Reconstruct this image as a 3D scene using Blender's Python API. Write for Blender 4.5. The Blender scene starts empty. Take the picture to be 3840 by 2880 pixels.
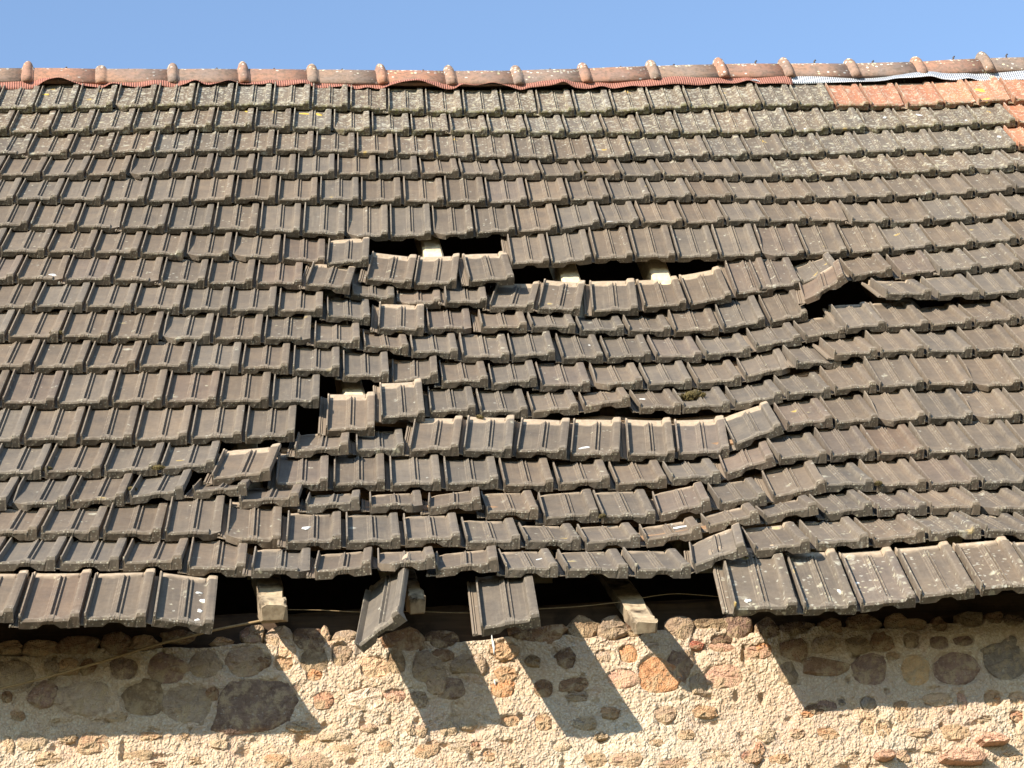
import bpy, bmesh, math, random
import numpy as np
from mathutils import Matrix, Vector, Quaternion

# ------------------------------------------------------------------ measurements (metres)
# x y z  qw qx qy qz  width-scale  course  colour-kind  class  lichen
TILES = """
-0.4544 3.7897 8.1677 0.9114 0.4112 -0.014 -0.0059 1.013 1 0 1 0.72
-0.2519 3.7852 8.172 0.9115 0.4112 -0.007 -0.0029 0.987 1 0 1 0.81
-0.0546 3.783 8.174 0.9115 0.4112 -0.0068 -0.0029 1.022 1 0 1 0.72
0.1497 3.7807 8.1761 0.9115 0.4112 -0.007 -0.0029 0.996 1 0 1 0.82
0.3489 3.7785 8.1781 0.9115 0.4112 -0.0041 -0.0017 1 1 0 1 0.76
0.5489 3.7772 8.1793 0.9115 0.4112 0.0048 0.002 0.994 1 0 1 0.78
0.7477 3.7788 8.1779 0.9115 0.4112 0.0048 0.002 1.01 1 0 1 0.8
0.9497 3.7803 8.1765 0.9114 0.4111 0.0186 0.0078 0.985 1 0 1 0.76
1.1465 3.7861 8.1711 0.9108 0.4108 0.0375 0.0157 1.009 1 0 1 0.73
1.3477 3.7981 8.1599 0.9114 0.4111 0.0156 0.0065 0.995 1 0 1 0.95
1.5466 3.803 8.1553 0.9115 0.4112 0.0081 0.0034 0.999 1 0 1 0.93
1.7463 3.8056 8.1529 0.9115 0.4112 0.0006 0.0002 1.019 1 0 1 1
1.9502 3.8058 8.1527 0.9115 0.4112 0.0006 0.0002 0.964 1 0 1 0.98
2.143 3.806 8.1525 0.9115 0.4112 0.0006 0.0002 0.996 1 0 1 0.94
2.3423 3.8061 8.1524 0.9115 0.4112 -0.0069 -0.0029 1.016 1 0 1 1
2.5456 3.8039 8.1545 0.9111 0.411 -0.0298 -0.0125 1.004 1 0 1 0.96
2.7459 3.7944 8.1633 0.9113 0.4111 -0.0222 -0.0093 1.008 1 0 1 0.98
2.9472 3.7873 8.1699 0.9115 0.4112 -0.0072 -0.003 0.997 1 0 1 0.96
3.1466 3.785 8.1721 0.9113 0.4111 -0.0222 -0.0093 1.016 1 0 1 1
3.3496 3.7779 8.1787 0.9115 0.4112 0.0084 0.0035 0.957 1 0 1 0.77
3.5409 3.7804 8.1764 0.9115 0.4112 0.0004 0.0002 1.028 1 0 1 0.77
3.7465 3.7806 8.1762 0.9115 0.4112 0.0083 0.0035 0.968 1 2 0 0.73
3.9401 3.7831 8.1739 0.9115 0.4112 -0.0072 -0.003 1.019 1 2 0 0.73
4.144 3.7808 8.176 0.9114 0.4112 -0.0143 -0.006 1.056 1 2 0 0.73
4.3551 3.776 8.1805 0.911 0.4109 -0.0327 -0.0137 0.94 1 2 0 0.74
4.5427 3.7663 8.1896 0.911 0.4109 -0.0315 -0.0132 0.977 1 2 0 0.71
-0.6544 3.7907 8.1668 0.9107 0.4132 0 0 1 1 0 1 0.71
-0.8544 3.7926 8.165 0.909 0.4167 0 0 1 1 0 1 0.82
-1.0544 3.7912 8.1663 0.9102 0.4141 0 0 1 1 0 1 0.82
-1.2544 3.7881 8.1692 0.9129 0.4082 0 0 1 1 0 1 0.72
-1.4544 3.7868 8.1705 0.914 0.4057 0 0 1 1 0 1 0.69
-1.6544 3.7887 8.1686 0.9124 0.4094 0 0 1 1 0 1 0.72
4.7377 3.7593 8.1961 0.9092 0.4164 0 0 1 1 2 0 0.79
4.9377 3.7586 8.1967 0.9097 0.4152 0 0 1 1 2 1 0.8
5.1377 3.7556 8.1995 0.9123 0.4095 0 0 1 1 2 1 0.69
5.3377 3.7536 8.2014 0.914 0.4057 0 0 1 1 2 1 0.77
5.5377 3.7549 8.2002 0.9129 0.4081 0 0 1 1 2 1 0.69
5.7377 3.758 8.1973 0.9103 0.414 0 0 1 1 2 1 0.76
-0.5723 3.5818 7.9104 0.9205 0.3907 -0.003 -0.0013 1.03 2 0 1 0.53
-0.3664 3.5808 7.9113 0.9199 0.3921 -0.009 -0.004 0.991 2 0 1 0.58
-0.1682 3.578 7.914 0.9216 0.3878 -0.0173 -0.0077 1.011 2 0 1 0.48
0.0339 3.5724 7.9192 0.9227 0.3854 -0.0088 -0.004 1.015 2 0 1 0.55
0.237 3.5695 7.9218 0.925 0.3796 -0.0174 -0.008 1.006 2 0 1 0.56
0.4379 3.5638 7.9271 0.9254 0.3789 0.0053 0.0024 0.994 2 0 1 0.57
0.6368 3.5655 7.9255 0.9237 0.3826 0.016 0.0073 0.959 2 0 1 0.44
0.8285 3.5705 7.9209 0.9211 0.3889 0.015 0.0067 1.036 2 0 1 0.51
1.0355 3.5755 7.9163 0.9221 0.3866 0.0159 0.0071 0.98 2 0 1 0.76
1.2314 3.5804 7.9116 0.9275 0.3737 0.0082 0.0038 1.015 2 0 1 0.68
1.4344 3.5831 7.9091 0.9318 0.363 -0.0061 -0.0029 1.004 2 0 1 0.73
1.6351 3.5812 7.911 0.932 0.3619 0.0156 0.0075 0.995 2 0 1 0.7
1.834 3.5862 7.9063 0.9295 0.3686 0.0084 0.004 1.004 2 0 1 0.73
2.0347 3.5889 7.9037 0.9276 0.3735 0.0084 0.0039 1.004 2 0 1 0.69
2.2356 3.5916 7.9012 0.9269 0.3753 -0.0062 -0.0029 0.992 2 0 1 0.62
2.4339 3.5897 7.903 0.9253 0.3788 0.0161 0.0074 0.984 2 0 1 0.63
2.6305 3.5948 7.8983 0.9173 0.3982 -0.0061 -0.0027 1.017 2 0 1 0.64
2.8339 3.5928 7.9001 0.9123 0.4094 -0.0063 -0.0026 1.006 2 0 1 0.66
3.035 3.5908 7.902 0.9105 0.4135 -0.0062 -0.0026 1.024 2 0 1 0.76
3.2398 3.5888 7.9039 0.9078 0.4194 -0.0067 -0.0027 0.967 2 0 1 0.71
3.4331 3.5867 7.9058 0.9132 0.4068 -0.0214 -0.0091 1.001 2 0 1 0.73
3.6331 3.5799 7.9121 0.9182 0.3957 -0.0141 -0.0062 0.99 2 0 1 0.7
3.831 3.5755 7.9163 0.922 0.3871 -0.0095 -0.0043 0.995 2 0 1 0.71
4.03 3.5724 7.9191 0.9239 0.3821 -0.0182 -0.0083 1.014 2 0 1 0.73
4.2327 3.5665 7.9246 0.9249 0.3795 -0.0204 -0.0094 1.051 2 0 1 0.75
4.4427 3.5596 7.9311 0.9232 0.3836 -0.0212 -0.0096 1.023 2 0 1 0.75
-0.7723 3.581 7.9111 0.9192 0.3938 0 0 1 2 0 1 0.56
-0.9723 3.584 7.9083 0.9168 0.3994 0 0 1 2 0 1 0.45
-1.1723 3.5845 7.9079 0.9163 0.4004 0 0 1 2 0 1 0.49
-1.3723 3.582 7.9102 0.9184 0.3956 0 0 1 2 0 1 0.44
-1.5723 3.5792 7.9127 0.9206 0.3904 0 0 1 2 0 1 0.52
-1.7723 3.5794 7.9126 0.9205 0.3907 0 0 1 2 0 1 0.55
4.647 3.5534 7.9368 0.9197 0.3925 0 0 1 2 2 0 0.63
4.847 3.5505 7.9396 0.917 0.3988 0 0 1 2 2 1 0.65
5.047 3.5499 7.9401 0.9175 0.3978 0 0 1 2 2 1 0.67
5.247 3.5525 7.9377 0.9154 0.4026 0 0 1 2 2 1 0.65
5.447 3.5552 7.9352 0.9131 0.4077 0 0 1 2 2 1 0.73
5.647 3.5551 7.9353 0.9132 0.4075 0 0 1 2 2 1 0.67
-0.4745 3.3656 7.6608 0.9268 0.3755 0.0018 0.0008 1.007 3 0 0 0.33
-0.2731 3.3662 7.6602 0.9255 0.3785 -0.0119 -0.0055 1.013 3 0 0 0.31
-0.0705 3.3623 7.6639 0.9247 0.3806 -0.012 -0.0055 1.018 3 0 1 0.32
0.133 3.3584 7.6675 0.9244 0.3813 -0.0055 -0.0025 0.964 3 0 1 0.37
0.3258 3.3566 7.6691 0.922 0.3872 0.0017 0.0008 0.983 3 0 1 0.37
0.5225 3.3572 7.6686 0.9233 0.3839 -0.0053 -0.0024 1.007 3 0 1 0.26
0.7239 3.3555 7.6702 0.9257 0.3781 0.0089 0.0041 0.979 3 0 1 0.36
0.9196 3.3583 7.6676 0.926 0.3772 0.0154 0.0071 1.029 3 0 1 0.29
1.1252 3.3634 7.6628 0.9258 0.3775 0.0163 0.0075 0.975 3 0 1 0.25
1.3201 3.3685 7.6581 0.9236 0.3823 0.0261 0.0119 0.997 3 0 1 0.29
1.5191 3.3768 7.6503 0.9173 0.3976 0.0208 0.0091 0.986 3 0 1 0.31
1.7161 3.3834 7.6442 0.9161 0.4009 0.0048 0.0021 1.004 3 0 1 0.37
1.9169 3.3849 7.6427 0.9161 0.4007 0.0133 0.0058 1.015 3 0 1 0.29
2.1198 3.3892 7.6387 0.9184 0.3954 -0.0124 -0.0054 1.013 3 0 1 0.24
2.3223 3.3852 7.6425 0.9203 0.3912 -0.0056 -0.0025 0.972 3 0 1 0.36
2.5166 3.3835 7.6441 0.9235 0.3835 -0.0024 -0.0011 1.023 3 0 1 0.26
2.7212 3.3827 7.6448 0.9233 0.3841 -0.0011 -0.0005 0.997 3 0 1 0.31
2.9207 3.3824 7.6451 0.9222 0.3866 -0.0054 -0.0024 1.001 3 0 1 0.36
3.1209 3.3806 7.6467 0.9227 0.3854 -0.0094 -0.0043 1.035 3 0 1 0.31
3.3278 3.3775 7.6497 0.923 0.3846 -0.0086 -0.0039 0.979 3 0 1 0.5
3.5235 3.3748 7.6522 0.9212 0.3888 -0.0129 -0.0058 0.998 3 0 1 0.55
3.7231 3.3706 7.656 0.9204 0.3907 -0.0127 -0.0056 1.019 3 0 1 0.44
3.9267 3.3665 7.6599 0.921 0.3894 -0.0129 -0.0058 1.007 3 0 1 0.52
4.1281 3.3623 7.6638 0.9203 0.3907 -0.0189 -0.0084 1.075 3 0 1 0.5
4.3429 3.3558 7.6699 0.9198 0.3922 -0.0134 -0.0059 0.984 3 0 1 0.58
-0.6745 3.3641 7.6621 0.9286 0.371 0 0 1 3 0 1 0.35
-0.8745 3.3627 7.6635 0.9275 0.3738 0 0 1 3 0 1 0.25
-1.0745 3.3645 7.6618 0.9261 0.3773 0 0 1 3 0 1 0.27
-1.2745 3.3676 7.6589 0.9237 0.3832 0 0 1 3 0 1 0.3
-1.4745 3.3684 7.6581 0.923 0.3848 0 0 1 3 0 1 0.34
-1.6745 3.3661 7.6603 0.9249 0.3803 0 0 1 3 0 1 0.29
4.5396 3.3496 7.6757 0.919 0.3942 0 0 1 3 2 0 0.49
4.7396 3.3488 7.6764 0.9152 0.4029 0 0 1 3 2 1 0.57
4.9396 3.3512 7.6742 0.9133 0.4074 0 0 1 3 2 1 0.57
5.1396 3.354 7.6716 0.9109 0.4127 0 0 1 3 2 1 0.5
5.3396 3.3542 7.6714 0.9107 0.413 0 0 1 3 2 1 0.57
5.5396 3.3514 7.674 0.913 0.4079 0 0 1 3 2 1 0.49
-0.593 3.1412 7.4188 0.9309 0.3649 0.0133 0.0064 0.993 4 0 0 0
-0.3946 3.1455 7.4148 0.9322 0.3617 -0.0107 -0.0052 1.027 4 0 0 0.05
-0.1892 3.1419 7.4182 0.932 0.3624 -0.0044 -0.0021 0.989 4 0 0 0.07
0.0087 3.1405 7.4195 0.9308 0.3654 -0.0111 -0.0053 1.009 4 0 0 0.1
0.2104 3.1368 7.4229 0.9313 0.3643 -0.0046 -0.0022 0.985 4 0 0 0.11
0.4074 3.1354 7.4242 0.9313 0.3642 0.005 0.0024 1.004 4 0 0 0.08
0.6083 3.137 7.4227 0.9284 0.3709 0.0202 0.0095 1.001 4 0 0 0.08
0.8082 3.1435 7.4166 0.928 0.3725 -0.0048 -0.0023 0.957 4 0 0 0.07
0.9996 3.142 7.418 0.9294 0.3688 0.0133 0.0063 1.006 4 0 0 0.07
1.2007 3.1464 7.414 0.9348 0.355 -0.0083 -0.0041 1.025 4 0 0 0.08
1.4057 3.1436 7.4166 0.9404 0.34 0.0023 0.0012 0.986 4 0 0 0.11
1.603 3.1444 7.4159 0.9412 0.3371 0.0188 0.0097 0.994 4 0 0 0.03
1.8016 3.1505 7.4101 0.9404 0.3401 0.0064 0.0033 1.016 4 0 0 0
2.0048 3.1527 7.4081 0.9417 0.3366 0.0024 0.0012 0.987 4 0 0 0.01
2.2022 3.1534 7.4074 0.9402 0.3407 -0.0017 -0.0009 1.006 4 0 0 0.01
2.4035 3.1529 7.4079 0.9383 0.3459 0.0065 0.0033 1.013 4 0 0 0.03
2.6061 3.155 7.4059 0.936 0.3519 0.0053 0.0026 0.972 4 0 0 0.09
2.8005 3.1567 7.4044 0.934 0.357 0.011 0.0054 0.978 4 0 0 0
2.9961 3.1602 7.4011 0.9311 0.3648 0.0024 0.0012 1.01 4 0 0 0.04
3.1981 3.161 7.4003 0.9287 0.3707 -0.0004 -0.0002 1.001 4 0 0 0.55
3.3984 3.1609 7.4005 0.9295 0.3679 -0.0237 -0.0112 1.033 4 0 0 0.48
3.6048 3.1529 7.4079 0.9302 0.3669 -0.0075 -0.0036 1.01 4 0 0 0.45
3.8067 3.1505 7.4101 0.93 0.3671 -0.0174 -0.0083 1.013 4 0 0 0.47
4.009 3.1448 7.4154 0.9324 0.3602 -0.0272 -0.0132 1.016 4 0 0 0.45
4.2118 3.1358 7.4238 0.9346 0.3547 -0.0257 -0.0126 1.02 4 0 0 0.55
-0.793 3.1414 7.4186 0.9314 0.3641 0 0 1 4 0 1 0
-0.993 3.1387 7.4212 0.9334 0.3588 0 0 1 4 0 1 0
-1.193 3.1387 7.4211 0.9334 0.3589 0 0 1 4 0 1 0.09
-1.393 3.1416 7.4185 0.9313 0.3644 0 0 1 4 0 1 0.09
-1.593 3.144 7.4162 0.9294 0.369 0 0 1 4 0 1 0.06
-1.793 3.1432 7.4169 0.93 0.3676 0 0 1 4 0 1 0.1
4.4154 3.1246 7.4343 0.937 0.3494 0 0 1 4 0 1 0.45
4.6154 3.1251 7.4338 0.9331 0.3596 0 0 1 4 0 1 0.58
4.8154 3.128 7.4311 0.9309 0.3652 0 0 1 4 0 1 0.52
5.0154 3.1302 7.4291 0.9293 0.3693 0 0 1 4 0 1 0.48
5.2154 3.1291 7.4301 0.9301 0.3673 0 0 1 4 0 1 0.56
5.4154 3.126 7.433 0.9324 0.3613 0 0 1 4 0 1 0.53
-0.5066 2.9247 7.1695 0.9302 0.3669 0.0031 0.0015 0.997 5 0 0 0.11
-0.3072 2.9257 7.1686 0.9274 0.3736 0.0166 0.0078 0.989 5 0 0 0
-0.1096 2.931 7.1636 0.9222 0.3866 0.0059 0.0027 0.994 5 0 0 0.06
0.0893 2.9328 7.1619 0.9189 0.3946 0.0006 0.0003 1.027 5 0 0 0.04
0.2948 2.933 7.1617 0.9193 0.3932 -0.0132 -0.0058 0.991 5 0 0 0.07
0.493 2.9289 7.1656 0.9212 0.3889 0.0058 0.0026 1.014 5 0 0 0.01
0.6958 2.9308 7.1638 0.9235 0.3835 0.0059 0.0027 0.973 5 0 0 0
0.8905 2.9326 7.1621 0.9218 0.3874 0.0143 0.0064 0.979 5 0 0 0.05
1.0862 2.9371 7.1579 0.9216 0.3881 0.0005 0.0002 1.012 5 0 0 0.03
1.2886 2.9373 7.1578 0.9192 0.3933 0.0196 0.0086 1.005 5 0 0 0.1
1.4895 2.9435 7.1519 0.9144 0.4047 0.0102 0.0044 0.995 5 0 0 0.04
1.6885 2.9468 7.1489 0.919 0.3942 -0.0064 -0.0028 1.003 5 1 0 0.03
1.8891 2.9447 7.1508 0.9243 0.3812 -0.0176 -0.0081 0.989 5 0 0 0.06
2.0866 2.9391 7.156 0.9274 0.374 -0.0079 -0.0037 0.994 5 0 0 0.05
2.2854 2.9366 7.1584 0.9299 0.3676 -0.0104 -0.005 1.013 5 0 0 0.11
2.4879 2.9332 7.1616 0.9332 0.3593 -0.0066 -0.0032 0.989 5 0 0 0.09
2.6857 2.931 7.1636 0.9334 0.3585 0.0128 0.0062 0.983 5 0 0 0.04
2.8821 2.9351 7.1597 0.9324 0.3611 0.0126 0.0061 1.007 5 0 0 0.09
3.0834 2.9393 7.1559 0.9324 0.3615 -0.0038 -0.0018 1.005 5 0 0 0.14
3.2843 2.938 7.157 0.9331 0.3595 -0.0063 -0.0031 1.033 5 0 0 0.16
3.4909 2.9359 7.159 0.9305 0.3663 -0.004 -0.0019 0.984 5 0 0 0.17
3.6878 2.9346 7.1602 0.9307 0.3649 -0.0244 -0.0117 1.016 5 0 0 0.2
3.8907 2.9266 7.1677 0.9312 0.3641 -0.0148 -0.0071 1.022 5 0 0 0.09
4.095 2.9217 7.1723 0.9312 0.3619 -0.0387 -0.0187 1.008 5 0 0 0.12
-0.7066 2.9273 7.167 0.9267 0.3757 0 0 1 5 0 1 0.03
-0.9066 2.9269 7.1674 0.9237 0.3831 0 0 1 5 0 1 0.02
-1.1066 2.924 7.1701 0.926 0.3775 0 0 1 5 0 1 0.03
-1.3066 2.9218 7.1722 0.9277 0.3733 0 0 1 5 0 1 0.04
-1.5066 2.9228 7.1712 0.9269 0.3753 0 0 1 5 0 1 0.05
-1.7066 2.9259 7.1683 0.9245 0.3812 0 0 1 5 0 1 0.01
4.2959 2.9061 7.1868 0.9339 0.3575 0 0 1 5 0 1 0.08
4.4959 2.9082 7.1849 0.9275 0.3738 0 0 1 5 0 1 0.1
4.6959 2.9112 7.1821 0.9252 0.3796 0 0 1 5 0 1 0.08
4.8959 2.9118 7.1815 0.9247 0.3807 0 0 1 5 0 1 0.1
5.0959 2.9093 7.1839 0.9267 0.3759 0 0 1 5 0 1 0.16
5.2959 2.9065 7.1864 0.9288 0.3706 0 0 1 5 0 1 0.14
-0.4319 2.7109 6.9177 0.9251 0.3794 0.0166 0.0076 1.027 6 0 0 0.11
-0.2267 2.7164 6.9125 0.9239 0.3823 0.0145 0.0066 0.992 6 0 0 0.05
-0.0283 2.721 6.9082 0.9231 0.3844 0.0066 0.003 1.025 6 0 0 0.05
0.1767 2.7232 6.9062 0.9217 0.3878 0.0104 0.0047 1.031 6 0 0 0.06
0.3828 2.7266 6.903 0.9158 0.4008 0.0233 0.0101 1.038 6 0 0 0.08
0.5903 2.7343 6.8958 0.9091 0.4157 0.0248 0.0102 0.98 6 0 0 0.06
0.786 2.742 6.8886 0.9029 0.4281 0.0374 0.0148 1.026 6 0 0 0.06
0.9905 2.7541 6.8774 0.9015 0.4328 0.0084 0.0033 1.014 6 0 0 0.06
1.1933 2.7567 6.8749 0.9016 0.4325 -0.0106 -0.0042 1.005 6 0 0 0.02
1.3942 2.7534 6.878 0.91 0.4142 -0.0165 -0.0069 0.982 6 0 0 0.08
1.5904 2.7482 6.8828 0.9151 0.403 -0.0126 -0.0054 0.972 6 0 0 0.06
1.7848 2.7443 6.8864 0.9184 0.3947 -0.0258 -0.0114 0.995 6 0 0 0.02
1.9834 2.7361 6.8941 0.9255 0.3742 -0.0532 -0.0248 1.011 6 0 0 0.01
2.1843 2.7188 6.9103 0.93 0.3673 -0.0108 -0.0051 0.914 6 0 0 0
2.3671 2.7156 6.9133 0.9289 0.3702 0.0103 0.0049 1.037 6 0 0 0.02
2.5744 2.719 6.91 0.9282 0.3717 -0.0165 -0.0078 0.995 6 0 0 0
2.7734 2.7137 6.915 0.9315 0.3638 0.0038 0.0018 1.003 6 0 0 0
2.974 2.7149 6.9138 0.9338 0.3577 -0.0031 -0.0015 0.976 6 0 0 0.07
3.1691 2.7139 6.9148 0.9335 0.3585 0.0037 0.0018 1.043 6 0 0 0.1
3.3777 2.7152 6.9136 0.93 0.3668 0.0221 0.0105 0.965 6 0 0 0.11
3.5705 2.7221 6.9072 0.9262 0.3768 -0.0134 -0.0062 1.036 6 0 0 0.14
3.7775 2.7176 6.9113 0.9254 0.3782 -0.0227 -0.0105 1.039 6 0 0 0.17
3.9851 2.71 6.9184 0.9289 0.367 -0.0445 -0.0212 0.997 6 0 0 0.15
-0.6319 2.7099 6.9186 0.9266 0.376 0 0 1 6 0 1 0
-0.8319 2.7129 6.9157 0.9217 0.3879 0 0 1 6 0 1 0.1
-1.0319 2.7136 6.9151 0.9211 0.3893 0 0 1 6 0 1 0.08
-1.2319 2.7112 6.9173 0.9231 0.3847 0 0 1 6 0 1 0.04
-1.4319 2.7084 6.9199 0.9253 0.3793 0 0 1 6 0 1 0.07
-1.6319 2.7083 6.92 0.9253 0.3792 0 0 1 6 0 1 0.05
4.1834 2.6941 6.9333 0.9302 0.367 0 0 1 6 0 1 0.08
4.3834 2.6972 6.9304 0.9217 0.3878 0 0 1 6 0 1 0.15
4.5834 2.6986 6.9291 0.9206 0.3904 0 0 1 6 0 1 0.2
4.7834 2.6967 6.9308 0.9222 0.3868 0 0 1 6 0 1 0.17
4.9834 2.6937 6.9337 0.9246 0.381 0 0 1 6 0 1 0.09
5.1834 2.6929 6.9344 0.9252 0.3795 0 0 1 6 0 1 0.08
-0.5516 2.4897 6.6727 0.93 0.3673 0.011 0.0052 1.008 7 0 0 0.11
-0.3499 2.4932 6.6694 0.9324 0.3615 0.0047 0.0023 1.001 7 0 0 0.1
-0.1497 2.4948 6.6679 0.9326 0.3605 0.0173 0.0084 1.007 7 0 0 0.08
0.0517 2.5004 6.6627 0.9304 0.3658 0.0213 0.0102 1.001 7 0 0 0.08
0.2516 2.5073 6.6562 0.9293 0.3692 0.0073 0.0035 1.006 7 0 0 0
0.4528 2.5097 6.654 0.9292 0.3682 0.0282 0.0134 1.098 7 0 0 0.09
0.672 2.5198 6.6446 0.9251 0.3746 0.056 0.0261 1.014 7 1 0 0
0.8712 2.5061 6.6046 0.9289 0.3694 -0.0203 -0.0174 1.003 7 10 0 0
1.7071 2.5478 6.6185 0.9122 0.4097 -0.005 -0.0021 0.924 7 0 0 0.03
1.8919 2.5463 6.6199 0.91 0.4118 -0.045 -0.0188 0.99 7 0 0 0
2.0889 2.5322 6.633 0.9075 0.4201 -0.0066 -0.0027 0.927 7 0 0 0.09
2.2743 2.5303 6.6348 0.9027 0.4303 0.0009 0.0004 0.994 7 0 0 0
2.4732 2.5306 6.6346 0.905 0.4254 -0.0047 -0.0019 0.985 7 0 0 0.08
2.6701 2.5291 6.6359 0.903 0.4297 -0.0057 -0.0023 1.018 7 0 0 0.06
2.8737 2.5273 6.6376 0.9045 0.4265 -0.0044 -0.0018 1.022 7 1 0 0.17
3.078 2.5259 6.6389 0.9083 0.4179 -0.018 -0.0074 1.013 7 0 0 0.14
3.2804 2.5201 6.6443 0.916 0.4007 -0.0195 -0.0084 1.003 7 0 0 0.19
3.4808 2.5139 6.6501 0.926 0.3755 -0.0348 -0.0162 1.02 7 0 0 0.11
3.6843 2.5024 6.6608 0.931 0.3629 -0.0357 -0.0172 0.996 7 0 0 0.13
3.8828 2.4909 6.6716 0.9332 0.3575 -0.0339 -0.0166 1.044 7 0 0 0.11
-0.7516 2.4874 6.6749 0.9309 0.3654 0 0 1 7 0 1 0.08
-0.9516 2.4903 6.6721 0.9286 0.371 0 0 1 7 0 1 0.02
-1.1516 2.4925 6.6701 0.9269 0.3752 0 0 1 7 0 1 0.09
-1.3516 2.4915 6.671 0.9277 0.3734 0 0 1 7 0 1 0
-1.5516 2.4885 6.6738 0.93 0.3675 0 0 1 7 0 1 0.01
-1.7516 2.4867 6.6754 0.9313 0.3642 0 0 1 7 0 1 0.04
4.091 2.4819 6.68 0.9295 0.3688 0 0 1 7 0 1 0.08
4.291 2.4819 6.68 0.9234 0.3839 0 0 1 7 0 1 0.09
4.491 2.4791 6.6826 0.9256 0.3786 0 0 1 7 0 1 0.18
4.691 2.4766 6.6849 0.9275 0.3739 0 0 1 7 0 1 0.11
4.891 2.4773 6.6843 0.927 0.3751 0 0 1 7 0 1 0.09
5.091 2.4803 6.6815 0.9246 0.3809 0 0 1 7 0 1 0.18
-0.4697 2.2694 6.4269 0.9317 0.3632 0.0104 0.005 1.003 8 0 0 0.06
-0.2692 2.2728 6.4237 0.931 0.3648 0.0092 0.0044 1.019 8 1 0 0.06
-0.0654 2.2758 6.4209 0.9313 0.3637 0.0179 0.0086 1.003 8 0 0 0.1
0.1351 2.2817 6.4154 0.931 0.364 0.0244 0.0117 0.994 8 0 0 0.07
0.3337 2.2895 6.4081 0.9306 0.3659 0.0081 0.0039 1.033 8 0 0 0.01
0.5403 2.2922 6.4056 0.934 0.3564 0.0211 0.0103 1.052 8 1 0 0
0.7502 2.2683 6.3842 0.9318 0.3572 0.0621 -0.0133 1.025 8 10 0 0.05
0.9515 2.3332 6.3674 0.9181 0.3885 0.0723 0.0323 1.009 8 0 0 0.07
1.1538 2.3648 6.3379 0.921 0.3895 0.0088 0.0039 1.035 8 1 0 0.09
1.3618 2.3331 6.3264 0.9208 0.3895 0.0193 0.0086 0.987 8 0 0 0
1.5569 2.3377 6.3005 0.931 0.3584 0.0145 -0.0684 1.043 8 10 0 0.06
1.7628 2.3048 6.2769 0.9177 0.3901 0.0473 -0.059 0.993 8 10 0 0.11
2.0045 2.3115 6.2582 0.918 0.3956 -0.0022 -0.0275 1.1 8 10 0 0.01
2.2409 2.3139 6.2774 0.9257 0.3775 -0.0204 -0.0152 1.012 8 10 0 0.02
2.455 2.3242 6.292 0.9184 0.3853 -0.0841 -0.031 1.011 8 10 0 0.03
2.6708 2.3486 6.353 0.903 0.4277 -0.0374 -0.0149 0.92 8 1 0 0.14
2.7789 2.3316 6.3689 0.9176 0.3952 -0.0386 -0.0169 1.007 8 1 0 0.2
2.9795 2.3102 6.3859 0.9356 0.3001 -0.1678 -0.0806 0.976 8 10 0 0.14
3.2016 2.2926 6.4052 0.9426 0.3268 -0.0609 -0.0322 1.002 8 0 0 0.18
3.4274 2.2904 6.4073 0.9361 0.3475 -0.0496 -0.0249 0.9 8 1 0 0.15
3.6058 2.2759 6.4208 0.9375 0.3471 -0.0226 -0.0114 0.928 8 0 0 0.13
3.7912 2.269 6.4272 0.9368 0.3457 -0.0485 -0.0244 1.014 8 0 0 0.1
-0.6697 2.268 6.4282 0.9324 0.3614 0 0 1 8 1 1 0.02
-0.8697 2.2665 6.4296 0.9306 0.366 0 0 1 8 0 1 0.08
-1.0697 2.2682 6.428 0.9293 0.3693 0 0 1 8 0 1 0
-1.2697 2.2713 6.4251 0.9269 0.3752 0 0 1 8 0 1 0
-1.4697 2.2723 6.4242 0.9262 0.3771 0 0 1 8 0 1 0
-1.6697 2.27 6.4263 0.9279 0.3728 0 0 1 8 0 1 0.07
3.9928 2.255 6.4404 0.9362 0.3513 0 0 1 8 0 1 0.11
4.1928 2.2519 6.4432 0.9338 0.3578 0 0 1 8 0 1 0.09
4.3928 2.25 6.4449 0.9352 0.3542 0 0 1 8 0 1 0.11
4.5928 2.2514 6.4437 0.9342 0.3568 0 0 1 8 0 1 0.07
4.7928 2.2545 6.4408 0.9319 0.3628 0 0 1 8 0 1 0.12
4.9928 2.2559 6.4395 0.9309 0.3653 0 0 1 8 0 1 0.17
-0.3836 2.045 6.1849 0.935 0.3546 0.0087 0.0043 1.024 9 0 0 0.04
-0.1789 2.0479 6.1822 0.9347 0.3552 0.0148 0.0073 0.996 9 0 0 0.04
0.0201 2.0527 6.1777 0.9341 0.3562 0.0222 0.0109 0.995 9 0 0 0
0.2188 2.0599 6.171 0.9342 0.356 0.0211 0.0104 0.989 9 0 0 0.01
0.4164 2.0667 6.1647 0.9347 0.3554 0.004 0.002 0.998 9 0 0 0
0.6159 2.068 6.1634 0.9398 0.3413 0.0149 0.0076 1.001 9 0 0 0
0.8187 2.0889 6.144 0.9404 0.336 0.0471 0.0244 0.989 9 0 0 0.1
1.0324 2.0947 6.0876 0.931 0.3637 0.0315 0.0009 1.054 9 10 0 0.08
1.2528 2.1362 6.0999 0.9421 0.3353 -0.0003 -0.0002 1.009 9 1 0 0.09
1.4804 2.1335 6.1024 0.9466 0.3225 0.0068 0.0037 1.059 9 0 0 0
1.6974 2.1348 6.1012 0.949 0.3149 0.0127 0.007 1.029 9 0 0 0.03
1.9089 2.1465 6.0903 0.9474 0.3199 0.0069 0.0037 1.038 9 0 0 0.1
2.1208 2.1502 6.0869 0.943 0.3324 0.0156 0.0082 1.003 9 0 0 0.04
2.324 2.1554 6.082 0.9282 0.372 0.0012 0.0005 1.06 9 0 0 0.1
2.5436 2.1456 6.0911 0.9265 0.3691 -0.0658 -0.0311 0.997 9 0 0 0.11
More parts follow.
